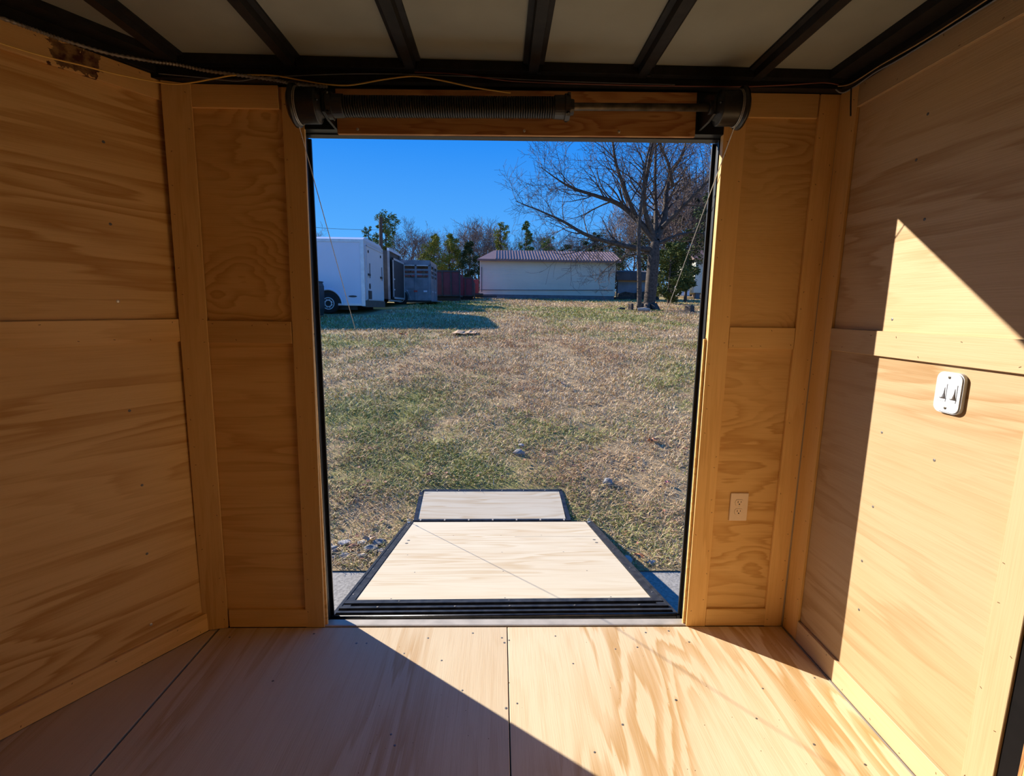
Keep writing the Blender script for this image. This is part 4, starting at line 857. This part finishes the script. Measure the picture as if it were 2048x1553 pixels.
# raised cream cabin at the right
cb_ = thing('raised_cabin', (16.0, 37.5, 2.2), 'cream cabin raised on piers behind the evergreen at the right', 'building')
sub('wall', MB().box(13.95, 19.5, 36.0, 40.0, 2.62, 5.0), 'siding', cb_); sub('roof', MB().prism([(35.6, 4.95), (38, 5.9), (40.4, 4.95)], 'x', 13.7, 19.8), 'broof', cb_)
mb = MB()
for k in range(14): mb.prism([(35.985, 2.64 + k * 0.17), (36.0, 2.64 + k * 0.17), (36.0, 2.81 + k * 0.17), (35.995, 2.81 + k * 0.17)], 'x', 13.95, 19.5)
sub('lap_siding', mb, 'siding', cb_, kind='stuff')
for x in (14.15, 14.9, 16.5, 18.5): sub('pier', MB().box(x, x + 0.3, 36.1, 36.4, 1.9, 2.62), 'bfound', cb_)
wh = thing('white_container', (13.3, 36.0, 2.2), 'small white box beside the raised cabin', 'container'); sub('shell', MB().box(12.95, 13.72, 36.2, 37.2, 2.42, 3.38), 'twhite', wh); sub('lid', MB().box(12.92, 13.75, 36.17, 37.23, 3.38, 3.43), 'ttrim', wh)
# ------------------------------------------------------------------ trees
M['bark'] = simple('grey_brown_bark', (0.085, 0.066, 0.054), 0.9, 0, 0.45, 14, 0.2, 0.6)
M['twig'] = simple('brown_twig', (0.105, 0.075, 0.062), 0.9, 0, 0.3, 8, 0.2)
M['greytwig'] = simple('pale_grey_twig', (0.17, 0.125, 0.105), 0.9, 0, 0.3, 1, 0.2)
def leafmat(name, a, b_):
    mt, nt, b = new_mat(name); oi = N(nt, 'ShaderNodeTexCoord'); ns = N(nt, 'ShaderNodeTexNoise'); ns.inputs['Scale'].default_value = 2.2; ns.inputs['Detail'].default_value = 4
    nt.links.new(oi.outputs['Object'], ns.inputs['Vector']); nt.links.new(ramp(nt, ns.outputs[0], [(0.35, a), (0.65, b_)]), b.inputs['Base Color'])
    b.inputs['Roughness'].default_value = 0.8; b.inputs['Specular IOR Level'].default_value = 0.15; return mt
M['pine'] = leafmat('pine_needles', (0.075, 0.12, 0.03), (0.16, 0.20, 0.055))
M['olive'] = leafmat('yellow_green_leaves', (0.17, 0.19, 0.03), (0.30, 0.28, 0.05))
M['cedar'] = leafmat('dark_cedar', (0.022, 0.042, 0.018), (0.06, 0.085, 0.03))
M['cedar2'] = leafmat('green_cedar', (0.045, 0.070, 0.018), (0.12, 0.135, 0.035))
def rnd_perp(d, R):
    a = Vector((R.gauss(0, 1), R.gauss(0, 1), R.gauss(0, 1))); a = a - d * a.dot(d); return a.normalized() if a.length > 1e-6 else d.orthogonal()
def grow(limb, twig, p, d, L, r, lvl, R, maxl, up=0.12, spread=0.75, kids=5, rmin=0.005):
    n = 5 if lvl < maxl else 3
    pts = [Vector(p)]; d = Vector(d).normalized(); dirs = [d]
    for i in range(n):
        d = (d + rnd_perp(d, R) * 0.20 + Vector((0, 0, up * (0.6 if lvl else 0.3)))).normalized()
        pts.append(pts[-1] + d * (L / n)); dirs.append(d)
    rads = [max(r * (1 - 0.75 * i / n), rmin) for i in range(n + 1)]
    (limb if lvl <= 1 else twig).tube(pts, rads, 5 if lvl <= 1 else 3, False)
    if lvl >= maxl: return
    for k in range(kids):
        t = (0.25 + 0.72 * (k + R.random()) / kids) * n; i = min(int(t), n - 1); q = pts[i].lerp(pts[i + 1], t - i)
        nd = (dirs[i] * (1 - spread * 0.45) + rnd_perp(dirs[i], R) * spread).normalized()
        grow(limb, twig, q, nd, L * R.uniform(0.42, 0.68), rads[i] * 0.55, lvl + 1, R, maxl, up, spread, kids, rmin)
def along(limb, twig, path, r0, r1, R, side_len, nside, maxl=4, sides=8, yw=0.5):
    """a guided limb with a depth wander, then side branches growing from it"""
    off = 0.0; pts = []
    ph = R.uniform(0, 6); dirn = R.choice((-1, 1))
    for i, p in enumerate(path):
        f = i / (len(path) - 1); pts.append((p[0], p[1] + dirn * yw * f * 2.0, p[2]))
    sp_ = smooth_path(pts, 6); n = len(sp_); rad = [r0 + (r1 - r0) * (i / (n - 1)) ** 0.8 for i in range(n)]
    limb.tube(sp_, rad, sides, False)
    for k in range(nside):
        t = 0.18 + 0.82 * (k + R.random()) / nside; i = min(int(t * (n - 1)), n - 2); q = sp_[i]; d = (sp_[i + 1] - sp_[i]).normalized()
        nd = (d * 0.75 + rnd_perp(d, R) * 0.8 + Vector((0, 0, 0.10))).normalized()
        grow(limb, twig, q, nd, side_len * R.uniform(0.6, 1.1) * (1.1 - 0.45 * t), max(rad[i] * 0.45, 0.014), 2, R, maxl, 0.10, 0.8, 5)
    return sp_
def big_tree():
    R = random.Random(21); Y = 20.0
    t = thing('bare_tree', (5.97, Y, 1.28), 'large spreading bare tree with thick forked trunk near the building', 'tree')
    tr = MB(); base = [(5.95, Y, 1.15), (5.97, Y, 1.45), (6.0, Y, 1.94), (6.03, Y, 2.72), (6.06, Y, 3.5), (6.08, Y, 4.05)]
    tr.tube(smooth_path(base, 4), [0.38, 0.32, 0.275, 0.25, 0.24] + [0.232] * 11 + [0.22, 0.20, 0.18, 0.16, 0.14], 14)
    for k in range(6):
        a = k * 1.05; tr.tube([(5.96 + 0.2 * math.cos(a), Y + 0.2 * math.sin(a), 1.55), (5.96 + 0.42 * math.cos(a), Y + 0.42 * math.sin(a), 1.30), (5.96 + 0.7 * math.cos(a), Y + 0.7 * math.sin(a), 1.17)], [0.14, 0.10, 0.03], 6)
    sub('trunk', tr, 'bark', t, True)
    limb, twig = MB(), MB()
    G = {'A': ([(6.05, 3.69), (4.99, 3.82), (3.49, 4.22), (2.49, 4.76), (1.7, 5.12), (0.57, 5.56)], 0.13, 0.012, 2.0, 13),
         'B': ([(6.07, 4.03), (5.23, 4.96), (4.61, 5.45), (3.82, 5.75), (2.84, 6.07), (2.25, 6.42), (1.57, 6.91)], 0.15, 0.012, 2.0, 14),
         'C': ([(5.27, 4.92), (4.8, 5.7), (4.3, 6.73), (4.07, 7.54), (3.8, 8.6)], 0.10, 0.02, 1.9, 10),
         'D': ([(6.02, 4.16), (5.48, 5.38), (5.52, 6.66), (5.6, 7.75), (5.61, 9.16)], 0.12, 0.03, 1.8, 10),
         'E': ([(6.11, 4.07), (6.5, 4.98), (6.63, 6.1), (6.91, 6.87), (7.4, 7.61), (7.74, 8.68)], 0.15, 0.03, 1.9, 12),
         'E2': ([(6.63, 6.1), (6.3, 6.68), (5.77, 7.39), (5.39, 8.28)], 0.08, 0.02, 1.7, 8),
         'F': ([(6.33, 4.55), (7.16, 5.5), (8.07, 6.5), (8.96, 7.46)], 0.10, 0.02, 2.0, 10),
         'I': ([(6.12, 3.88), (7.05, 4.28), (7.84, 4.29), (8.68, 3.73)], 0.08, 0.012, 1.4, 8),
         'K': ([(5.9, 3.59), (5.11, 3.48), (4.43, 3.09), (3.96, 2.46)], 0.05, 0.006, 0.9, 8),
         'J': ([(6.07, 4.03), (6.17, 5.02), (6.17, 6.31), (6.23, 7.76), (6.24, 9.18)], 0.11, 0.03, 1.8, 9)}
    for k, (p, a, b_, sl_, ns) in G.items():
        along(limb, twig, [(x, Y, z) for x, z in p], a, b_, R, sl_ * 1.15, int(ns * 1.5), 4, 7, R.uniform(0.2, 0.9))
    sub('limbs', limb, 'bark', t, True); sub('twigs', twig, 'twig', t, False, 'stuff')
    print('big tree faces', len(limb.f), len(twig.f))
    R = random.Random(4); Y2 = 19.3
    t = thing('bare_tree', (5.42, Y2, 1.3), 'slender bare tree standing just left of the thick trunk', 'tree')
    limb, twig = MB(), MB(); tr = MB()
    path = [(5.40, Y2, 1.2), (5.34, Y2, 2.48), (5.25, Y2, 3.6), (5.22, Y2, 4.69), (5.3, Y2, 5.77), (5.34, Y2, 6.65), (5.49, Y2, 7.53), (5.55, Y2, 8.6)]
    sp_ = smooth_path(path, 4); n = len(sp_); tr.tube(sp_, [0.10 - 0.085 * i / (n - 1) for i in range(n)], 8); sub('trunk', tr, 'bark', t, True)
    for k in range(16):
        i = int(n * (0.38 + 0.6 * k / 16)); q = sp_[min(i, n - 1)]; a = R.uniform(0, 6.28)
        grow(limb, twig, q, (math.cos(a) * 0.9, math.sin(a) * 0.9, 0.75), 1.5 * R.uniform(0.6, 1.1), 0.025, 1, R, 3, 0.1, 0.75, 5)
    sub('limbs', limb, 'bark', t, True); sub('twigs', twig, 'twig', t, False, 'stuff')
big_tree()
# ---- tree line
def bare_mesh(seed, H, maxl=4):
    R = random.Random(seed); tr, limb, twig = MB(), MB(), MB()
    lean = R.uniform(-0.06, 0.06); pts = [(lean * H * f + R.uniform(-.05, .05), R.uniform(-.05, .05), H * 0.62 * f) for f in (0, .25, .5, .75, 1)]
    sp_ = smooth_path(pts, 3); n = len(sp_); tr.tube(sp_, [0.13 - 0.09 * i / (n - 1) for i in range(n)], 6)
    for k in range(10):
        i = int(n * (0.30 + 0.68 * k / 10)); q = sp_[min(i, n - 1)]; a = R.uniform(0, 6.28); tl = R.uniform(0.6, 1.5)
        grow(limb, twig, q, (math.cos(a), math.sin(a), tl), H * R.uniform(0.26, 0.44), 0.06, 1, R, maxl, 0.13, 0.6, 5, 0.011)
    mk = lambda nm, mb, mat: (lambda o: (o.data, COL.objects.unlink(o), bpy.data.objects.remove(o))[0])(mb.build(nm, mat))
    return mk('trunk', tr, 'greytwig'), mk('branches', limb, 'greytwig'), mk('twigs', twig, 'greytwig')
BM = [bare_mesh(s_, 8.0) for s_ in (3, 8, 15, 27)]
def place_bare(i, x, y, h, label, group):
    t = thing('bare_tree', (x, y, gzf(x, y) - 0.1), label, 'tree', group); t.rotation_euler = (0, 0, random.uniform(0, 6.28)); t.scale = (h / 8.0 * random.uniform(0.85, 1.1),) * 2 + (h / 8.0,)
    for nm, me in zip(('trunk', 'branches', 'twigs'), BM[i % len(BM)]):
        o = bpy.data.objects.new(nm, me); COL.objects.link(o); o.parent = t
        if nm == 'twigs': o['kind'] = 'stuff'
def px(xp, y): return (xp - 1001.0) / 989.0 * y * 0.99       # column of the treeline to a place at depth y
R0 = random.Random(99); k = 0
for xp, y, h in ((640, 55, 8.6), (668, 62, 8.4), (812, 52, 9.6), (826, 58, 10.2), (845, 50, 8.2), (868, 62, 10.0), (885, 56, 8.6), (905, 62, 9.8), (925, 55, 9.8), (942, 60, 11.4), (958, 52, 10.2), (973, 58, 11.6), (988, 54, 9.8), (1012, 60, 9.8), (1030, 54, 8.6), (1066, 60, 9.6), (1082, 54, 8.8), (1098, 60, 9.8), (1118, 56, 9.4), (1136, 62, 9.8), (1156, 56, 9.0), (1176, 60, 9.4), (1196, 54, 8.8), (1216, 62, 10.2), (1240, 50, 9.8), (1262, 58, 11), (1290, 48, 11), (1318, 54, 13.0), (1342, 44, 12.0), (1366, 50, 13.5), (1388, 42, 12.5), (1410, 48, 14), (1435, 44, 13), (1465, 50, 14)):
    if xp < 700: lab, grp = 'small bare tree showing over the roof of the white cargo trailer', 'bare trees over the cargo trailer'
    elif xp < 1000: lab, grp = 'bare grey tree in the tree line behind the parked trailers', 'bare trees behind the trailers'
    elif xp < 1230: lab, grp = 'bare grey tree in the tree line behind the cream building', 'bare trees behind the building'
    else: lab, grp = 'tall bare tree in the woods behind the spreading tree', 'bare trees at the right'
    place_bare(k, px(xp, y), y, h * (0.66 if xp < 1230 else 0.85), lab, grp); k += 1
def hpx(yp, y): return y * (618.0 - yp) / 989.0 + 1.33 - gzf(0, y) - 0.15
def leafy(name, x, y, h, w, kind, label, mat, seed, n=2600, group=None, trunk_h=0.25, shape='cone'):
    R = random.Random(seed); z0 = gzf(x, y)
    t = thing(name, (x, y, z0), label, 'tree', group)
    tr = MB(); tr.tube([(x, y, z0 - 0.1), (x + R.uniform(-.1, .1), y, z0 + h * 0.5), (x, y, z0 + h * 0.95)], [0.03 * h ** 0.8, 0.02 * h ** 0.8, 0.01], 6)
    fo = MB(); clumps = []
    for k_ in range(46):
        f = trunk_h + (1 - trunk_h) * (k_ + R.random()) / 46
        if shape == 'cone': rad = w * 0.5 * (1 - (f - trunk_h) / (1 - trunk_h)) ** 0.75 + 0.12
        elif shape == 'oval': rad = w * 0.5 * math.sin(math.pi * min(1, max(0.08, (f - trunk_h * 0.7) / (1.03 - trunk_h * 0.7)))) ** 0.7
        else: rad = w * 0.5 * R.uniform(0.4, 1.0)
        a = R.uniform(0, 6.28); q = rad * math.sqrt(R.random()) * 0.85
        clumps.append((x + q * math.cos(a), y + q * math.sin(a), z0 + h * f, max(0.22, rad * R.uniform(0.25, 0.5)) * (0.8 if shape != 'open' else 0.6)))
        if shape == 'open' or q > 0.4: tr.tube([(x, y, z0 + h * f * 0.92), clumps[-1][:3]], [0.025, 0.008], 4, False)
    s_ = 0.06 + 0.011 * h
    for _ in range(n):
        cx, cy, cz, cr = R.choice(clumps); d = Vector((R.gauss(0, 1), R.gauss(0, 1), R.gauss(0, 0.8))).normalized() * cr * R.random() ** 0.4
        p = Vector((cx, cy, cz)) + d; u = rnd_perp(Vector((0, 0, 1)), R) + Vector((0, 0, R.uniform(-.5, .8))); u.normalize(); v = rnd_perp(u, R); b0 = len(fo.v)
        fo.v += [tuple(p - v * s_ * 0.35), tuple(p + v * s_ * 0.35), tuple(p + u * s_ * 1.3)]; fo.f.append((b0, b0 + 1, b0 + 2))
    sub('trunk', tr, 'bark', t); sub('foliage', fo, mat, t, kind='stuff')
leafy('pine_tree', px(779, 50), 50, hpx(437, 50), 4.2, 0, 'tall loose crowned pine beside the utility pole', 'pine', 1, 3600, shape='open', trunk_h=0.45)
leafy('pine_tree', px(745, 52), 52, hpx(465, 52), 2.2, 0, 'short pine top showing just over the cargo trailer roof corner', 'pine', 2, 1200, shape='open', trunk_h=0.5)
leafy('leafy_tree', px(872, 46), 46, hpx(478, 46), 3.2, 0, 'yellow green leafy tree behind the livestock trailer, left of the pair', 'olive', 3, 6500, shape='oval', trunk_h=0.15)
leafy('leafy_tree', px(901, 48), 48, hpx(476, 48), 2.8, 0, 'yellow green leafy tree behind the dump trailers, right of the pair', 'olive', 4, 6500, shape='oval', trunk_h=0.15)
leafy('cedar_tree', px(940, 44), 44, hpx(490, 44), 2.4, 0, 'dark round evergreen behind the left end of the building', 'cedar', 5, 6500, shape='oval', trunk_h=0.08)
leafy('pine_tree', px(1000, 47), 47, hpx(452, 47), 2.2, 0, 'yellowish pine rising over the left end of the building roof', 'olive', 6, 1800, shape='open', trunk_h=0.5)
leafy('pine_tree', px(1051, 50), 50, hpx(450, 50), 2.2, 0, 'pointed green conifer rising behind the middle of the building', 'pine', 7, 2600, shape='cone', trunk_h=0.35)
leafy('pine_tree', px(1090, 46), 46, hpx(480, 46), 1.8, 0, 'small green conifer just over the building roof', 'pine', 8, 1500, shape='open', trunk_h=0.4)
leafy('cedar_tree', px(1136, 46), 46, hpx(494, 46), 3.6, 0, 'low dark evergreen over the right half of the building roof', 'cedar', 9, 3000, shape='oval', trunk_h=0.2)
leafy('cedar_tree', px(1185, 50), 50, hpx(470, 50), 4.0, 0, 'dark evergreen behind the right end of the building roof', 'cedar', 10, 3600, shape='open', trunk_h=0.4)
leafy('cedar_tree', px(1226, 44), 44, hpx(485, 44), 3.4, 0, 'dark evergreen between the building and the big trunk', 'cedar', 18, 3000, shape='oval', trunk_h=0.25)
leafy('cedar_tree', px(1338, 27), 27, 3.1, 2.9, 0, 'bushy green cedar right of the big trunk', 'cedar2', 11, 8500, shape='oval', trunk_h=0.06)
leafy('cedar_tree', px(1372, 29), 29, 4.0, 2.6, 0, 'taller cedar with bare stems at the right of the lawn', 'cedar2', 12, 8000, shape='oval', trunk_h=0.18)
leafy('cedar_tree', px(1432, 30), 30, 7.2, 3.2, 0, 'tall dark evergreen at the right edge of the opening', 'cedar', 13, 8000, shape='oval', trunk_h=0.3)
leafy('cedar_tree', px(1300, 46), 46, 6.6, 4.4, 0, 'dark evergreen mass directly behind the big trunk', 'cedar', 14, 4200, shape='oval', trunk_h=0.1)
leafy('cedar_tree', px(1385, 44), 44, 8.2, 4.6, 0, 'dark evergreen standing behind the raised cabin', 'cedar', 15, 4200, shape='oval', trunk_h=0.2)
# undergrowth along the foot of the tree line
hb = MB(); R = random.Random(33)
for _ in range(9000):
    x = R.uniform(-26, 30); y = R.uniform(56, 66); z = gzf(0, y) + 2.2 * R.random() ** 1.6; s_ = 0.22; a = R.uniform(0, 6.28); b0 = len(hb.v)
    hb.v += [(x, y, z), (x + s_ * math.cos(a), y + s_ * math.sin(a), z + R.uniform(-.1, .3)), (x + R.uniform(-.1, .1), y, z + s_ * 1.5)]; hb.f.append((b0, b0 + 1, b0 + 2))
tag(hb.build('undergrowth', simple('brown_undergrowth', (0.075, 0.062, 0.035), 0.9, 0, 0.4, 1)), 'brown tangled undergrowth below the distant tree line', 'undergrowth', kind='stuff')
# utility pole
up = thing('utility_pole', (-9.4, 40.0, 2.3), 'dark wooden utility pole behind the cargo trailer', 'pole')
sub('post', MB().tube([(-9.4, 40, 2.2), (-9.27, 40, 8.1)], [0.17, 0.13], 10), 'bark', up); sub('cap', MB().lathe((-9.27, 40, 8.1), (0, 0, 1), [(0, 0.15), (0.06, 0.14)], 10), 'tdark', up)
wire('power_line', [(-9.28, 40, 7.2), (-14, 37, 6.9), (-26, 31, 7.2), (-60, 14, 9.5)], 0.012, 'tdark', 'thin power line crossing the sky above the cargo trailer', 'power line')
# ------------------------------------------------------------------ small things on the lawn
def rock(name, x, y, r, seed, mat, label, cat='rock', group=None, flat=0.6):
    R = random.Random(seed); bm = bmesh.new(); bmesh.ops.create_icosphere(bm, subdivisions=2, radius=1)
    z = gzf(x, y) if y > 3.37 else -0.56
    for v in bm.verts:
        f = 1 + R.uniform(-0.22, 0.22); v.co = Vector((v.co.x * r * f * R.uniform(1.0, 1.15), v.co.y * r * f * 0.8, v.co.z * r * flat * f + r * flat * 0.35))
    me = bpy.data.meshes.new(name); bm.to_mesh(me); bm.free(); me.materials.append(M[mat] if isinstance(mat, str) else mat)
    o = bpy.data.objects.new(name, me); COL.objects.link(o); o.location = (x, y, z); return tag(o, label, cat, group)
M['rockg'] = simple('grey_rock', (0.26, 0.25, 0.24), 0.9, 0, 0.35, 12, 0.2, 0.3); M['rockw'] = simple('pale_rock', (0.42, 0.39, 0.36), 0.8, 0, 0.2, 14, 0.2, 0.3); M['rockr'] = simple('rusty_rock', (0.30, 0.13, 0.07), 0.9, 0, 0.3, 10)
RP = [(-1.36, 3.52, .04, 'rockg'), (-1.27, 3.58, .06, 'rockg'), (-1.20, 3.66, .055, 'rockw'), (-1.12, 3.60, .06, 'rockr'), (-1.06, 3.66, .05, 'rockw'), (-0.98, 3.58, .065, 'rockg'), (-0.93, 3.66, .06, 'rockg'), (-1.02, 3.50, .04, 'rockw'), (-1.32, 3.64, .04, 'rockw'), (-1.15, 3.50, .045, 'rockg'), (-0.88, 3.56, .045, 'rockg'), (-1.40, 3.62, .05, 'rockg'), (-1.24, 3.48, .035, 'rockg')]
for i, (x, y, r, mt_) in enumerate(RP):
    rock('rubble_rock', x, y, r * 0.8, 100 + i, mt_, 'small broken rock in the rubble pile left of the ramp', 'rock', 'rubble left of the ramp', 0.55)
rock('rock', 0.217, 5.123, 0.055, 1, 'rockg', 'grey rock half buried in grass beyond the ramp flap'); rock('rock', 0.25, 5.28, 0.035, 2, 'rockw', 'pale chip lying behind the half buried grey rock')
rock('rock', 1.053, 4.528, 0.042, 3, 'rockg', 'upright grey stone in the grass right of the ramp flap', flat=1.1)
rock('rock', 0.957, 3.43, 0.055, 4, 'rockw', 'white rock by the right side of the ramp'); rock('rock', 1.15, 3.42, 0.03, 5, 'rockw', 'small white stone at the pavement edge right of the ramp')
def leaf(x, y, s_, seed, col, label, group=None):
    R = random.Random(seed); z = gzf(x, y) + 0.035; mb = MB(); n = 14; c = (0, 0, 0.008); pts = []
    for k_ in range(n):
        a = 2 * math.pi * k_ / n; q = s_ * (1.0 if k_ % 2 == 0 else 0.55) * R.uniform(0.8, 1.1); pts.append((q * math.cos(a), q * math.sin(a) * 0.8, R.uniform(-0.2, 0.45) * s_))
    mb.v = [c] + pts + [(0, 0, 0.004)] + [(p[0], p[1], p[2] - 0.002) for p in pts]
    for k_ in range(n):
        j = (k_ + 1) % n; mb.f.append((0, 1 + k_, 1 + j)); mb.f.append((n + 1, n + 2 + j, n + 2 + k_)); mb.f.append((1 + k_, n + 2 + k_, n + 2 + j, 1 + j))
    o = mb.build('fallen_leaf', col); o.location = (x, y, z); return tag(o, label, 'leaf', group)
M['leafo'] = simple('orange_leaf', (0.50, 0.20, 0.08), 0.7); M['leaft'] = simple('tan_leaf', (0.45, 0.30, 0.19), 0.7); M['leafr'] = simple('red_brown_leaf', (0.26, 0.10, 0.05), 0.7)
leaf(1.738, 5.368, 0.075, 1, 'leafo', 'orange fallen leaf on the grass near the right door jamb'); leaf(-1.01, 3.68, 0.055, 2, 'leaft', 'tan star shaped leaf on the rubble left of the ramp'); leaf(-2.181, 11.36, 0.12, 3, 'leafo', 'orange leaf clump on the green patch left of the cardboard')
leaf(1.607, 4.47, 0.03, 4, simple('pink_scrap', (0.75, 0.25, 0.22), 0.6), 'small pinkish leaf in the grass at the right'); leaf(0.95, 7.4, 0.07, 5, 'leaft', 'curled tan leaf in the middle of the lawn'); leaf(-0.66, 3.86 + 0.75, 0.05, 6, 'leafr', 'red brown leaf on the bank left of the flap'); leaf(1.07, 3.46, 0.05, 7, 'leafo', 'orange leaf beside the white rock right of the ramp')
def cardboard():
    t = thing('cardboard_scrap', (-0.87, 11.65, 0.71), 'torn curled piece of tan cardboard lying on the lawn', 'cardboard')
    def sheet(nm, x0, x1, y, hs, dep):
        mb = MB(); n = len(hs)
        for k_, h in enumerate(hs):
            x = x0 + (x1 - x0) * k_ / (n - 1); z = gzf(x, y)
            mb.v += [(x, y - dep / 2 + 0.04 * math.sin(k_ * 2), z + h * 0.35 + 0.02), (x + 0.03, y + dep / 2, z + h + 0.03), (x + 0.03, y + dep / 2 + 0.006, z + h + 0.02), (x, y - dep / 2 + 0.006, z + h * 0.35 + 0.01)]
        for k_ in range(n - 1):
            b0 = k_ * 4
            for a, b_ in ((0, 1), (1, 2), (2, 3), (3, 0)): mb.f.append((b0 + a, b0 + b_, b0 + 4 + b_, b0 + 4 + a))
        sub(nm, mb, simple('tan_cardboard', (0.50, 0.32, 0.18), 0.8, 0, 0.15, 10), t)
    sheet('left_flap', -1.12, -0.82, 11.6, [0.02, 0.05, 0.07, 0.06, 0.05, 0.02], 0.34); sheet('right_flap', -0.84, -0.56, 11.7, [0.02, 0.05, 0.055, 0.03, 0.05, 0.03], 0.32)
cardboard()
def stump(x, y, r, h, seed, label):
    R = random.Random(seed); z = gzf(x, y); t = thing('tree_stump', (x, y, z), label, 'stump'); mb = MB(); n = 14
    prof = [(0, 1.5), (h * 0.3, 1.08), (h * 0.9, 1.0), (h, 0.9)]; rr = [R.uniform(0.85, 1.2) for _ in range(n)]
    for pz, pr in prof:
        for k_ in range(n): a = 2 * math.pi * k_ / n; mb.v.append((x + r * pr * rr[k_] * math.cos(a), y + r * pr * rr[k_] * math.sin(a), z - 0.03 + pz * R.uniform(0.9, 1.1)))
    for i in range(3):
        for k_ in range(n): j = (k_ + 1) % n; mb.f.append((i * n + k_, i * n + j, i * n + n + j, i * n + n + k_))
    mb.f.append(tuple(range(3 * n, 4 * n))); sub('stump_body', mb, 'bark', t)
    sub('cut_face', MB().lathe((x, y, z - 0.03 + h * 0.98), (0, 0, 1), [(0, r * 0.8), (0.012, r * 0.78)], 12), simple('weathered_cut_wood', (0.36, 0.31, 0.27), 0.8, 0, 0.2, 20), t)
stump(5.10, 19.4, 0.10, 0.30, 1, 'dark short stump left of the slender tree'); stump(4.80, 19.8, 0.14, 0.12, 2, 'low flat stump farthest left of the trunks'); stump(7.10, 18.6, 0.16, 0.26, 3, 'grey stump standing alone right of the big trunk')
lg = thing('log_piece', (5.40, 18.7, gzf(5.4, 18.7)), 'short pale split log lying before the slender trunk', 'log'); zl = gzf(5.4, 18.7) + 0.07
sub('log_body', MB().tube([(5.18, 18.75, zl), (5.40, 18.7, zl + 0.02), (5.62, 18.7, zl)], [0.07, 0.08, 0.06], 9), simple('pale_dead_wood', (0.42, 0.34, 0.27), 0.85, 0, 0.3, 8), lg); sub('broken_end', MB().lathe((5.62, 18.7, zl), (1, 0, 0), [(0, 0.05), (0.02, 0.03)], 8), 'bark', lg)
litter = MB(); R = random.Random(8)
for _ in range(900):
    y = 3.4 * (20 / 3.4) ** R.random(); x = R.uniform(-1, 1) * (0.6 * y + 0.8)
    if y < 4.5 and -0.85 < x < 0.78: continue
    z = gzf(x, y) + 0.02 + 0.015 * R.random(); s_ = R.uniform(0.012, 0.03); a = R.uniform(0, 6.28); b0 = len(litter.v)
    litter.v += [(x + s_ * math.cos(a), y + s_ * math.sin(a), z), (x + s_ * 0.6 * math.cos(a + 1.6), y + s_ * 0.6 * math.sin(a + 1.6), z + 0.01), (x + s_ * math.cos(a + 3.1), y + s_ * math.sin(a + 3.1), z + 0.004), (x + s_ * 0.6 * math.cos(a + 4.7), y + s_ * 0.6 * math.sin(a + 4.7), z)]
    litter.f.append((b0, b0 + 1, b0 + 2, b0 + 3))
tag(litter.build('leaf_litter', 'leafr'), 'tiny brown leaf litter scattered through the grass', 'leaf litter', kind='stuff')
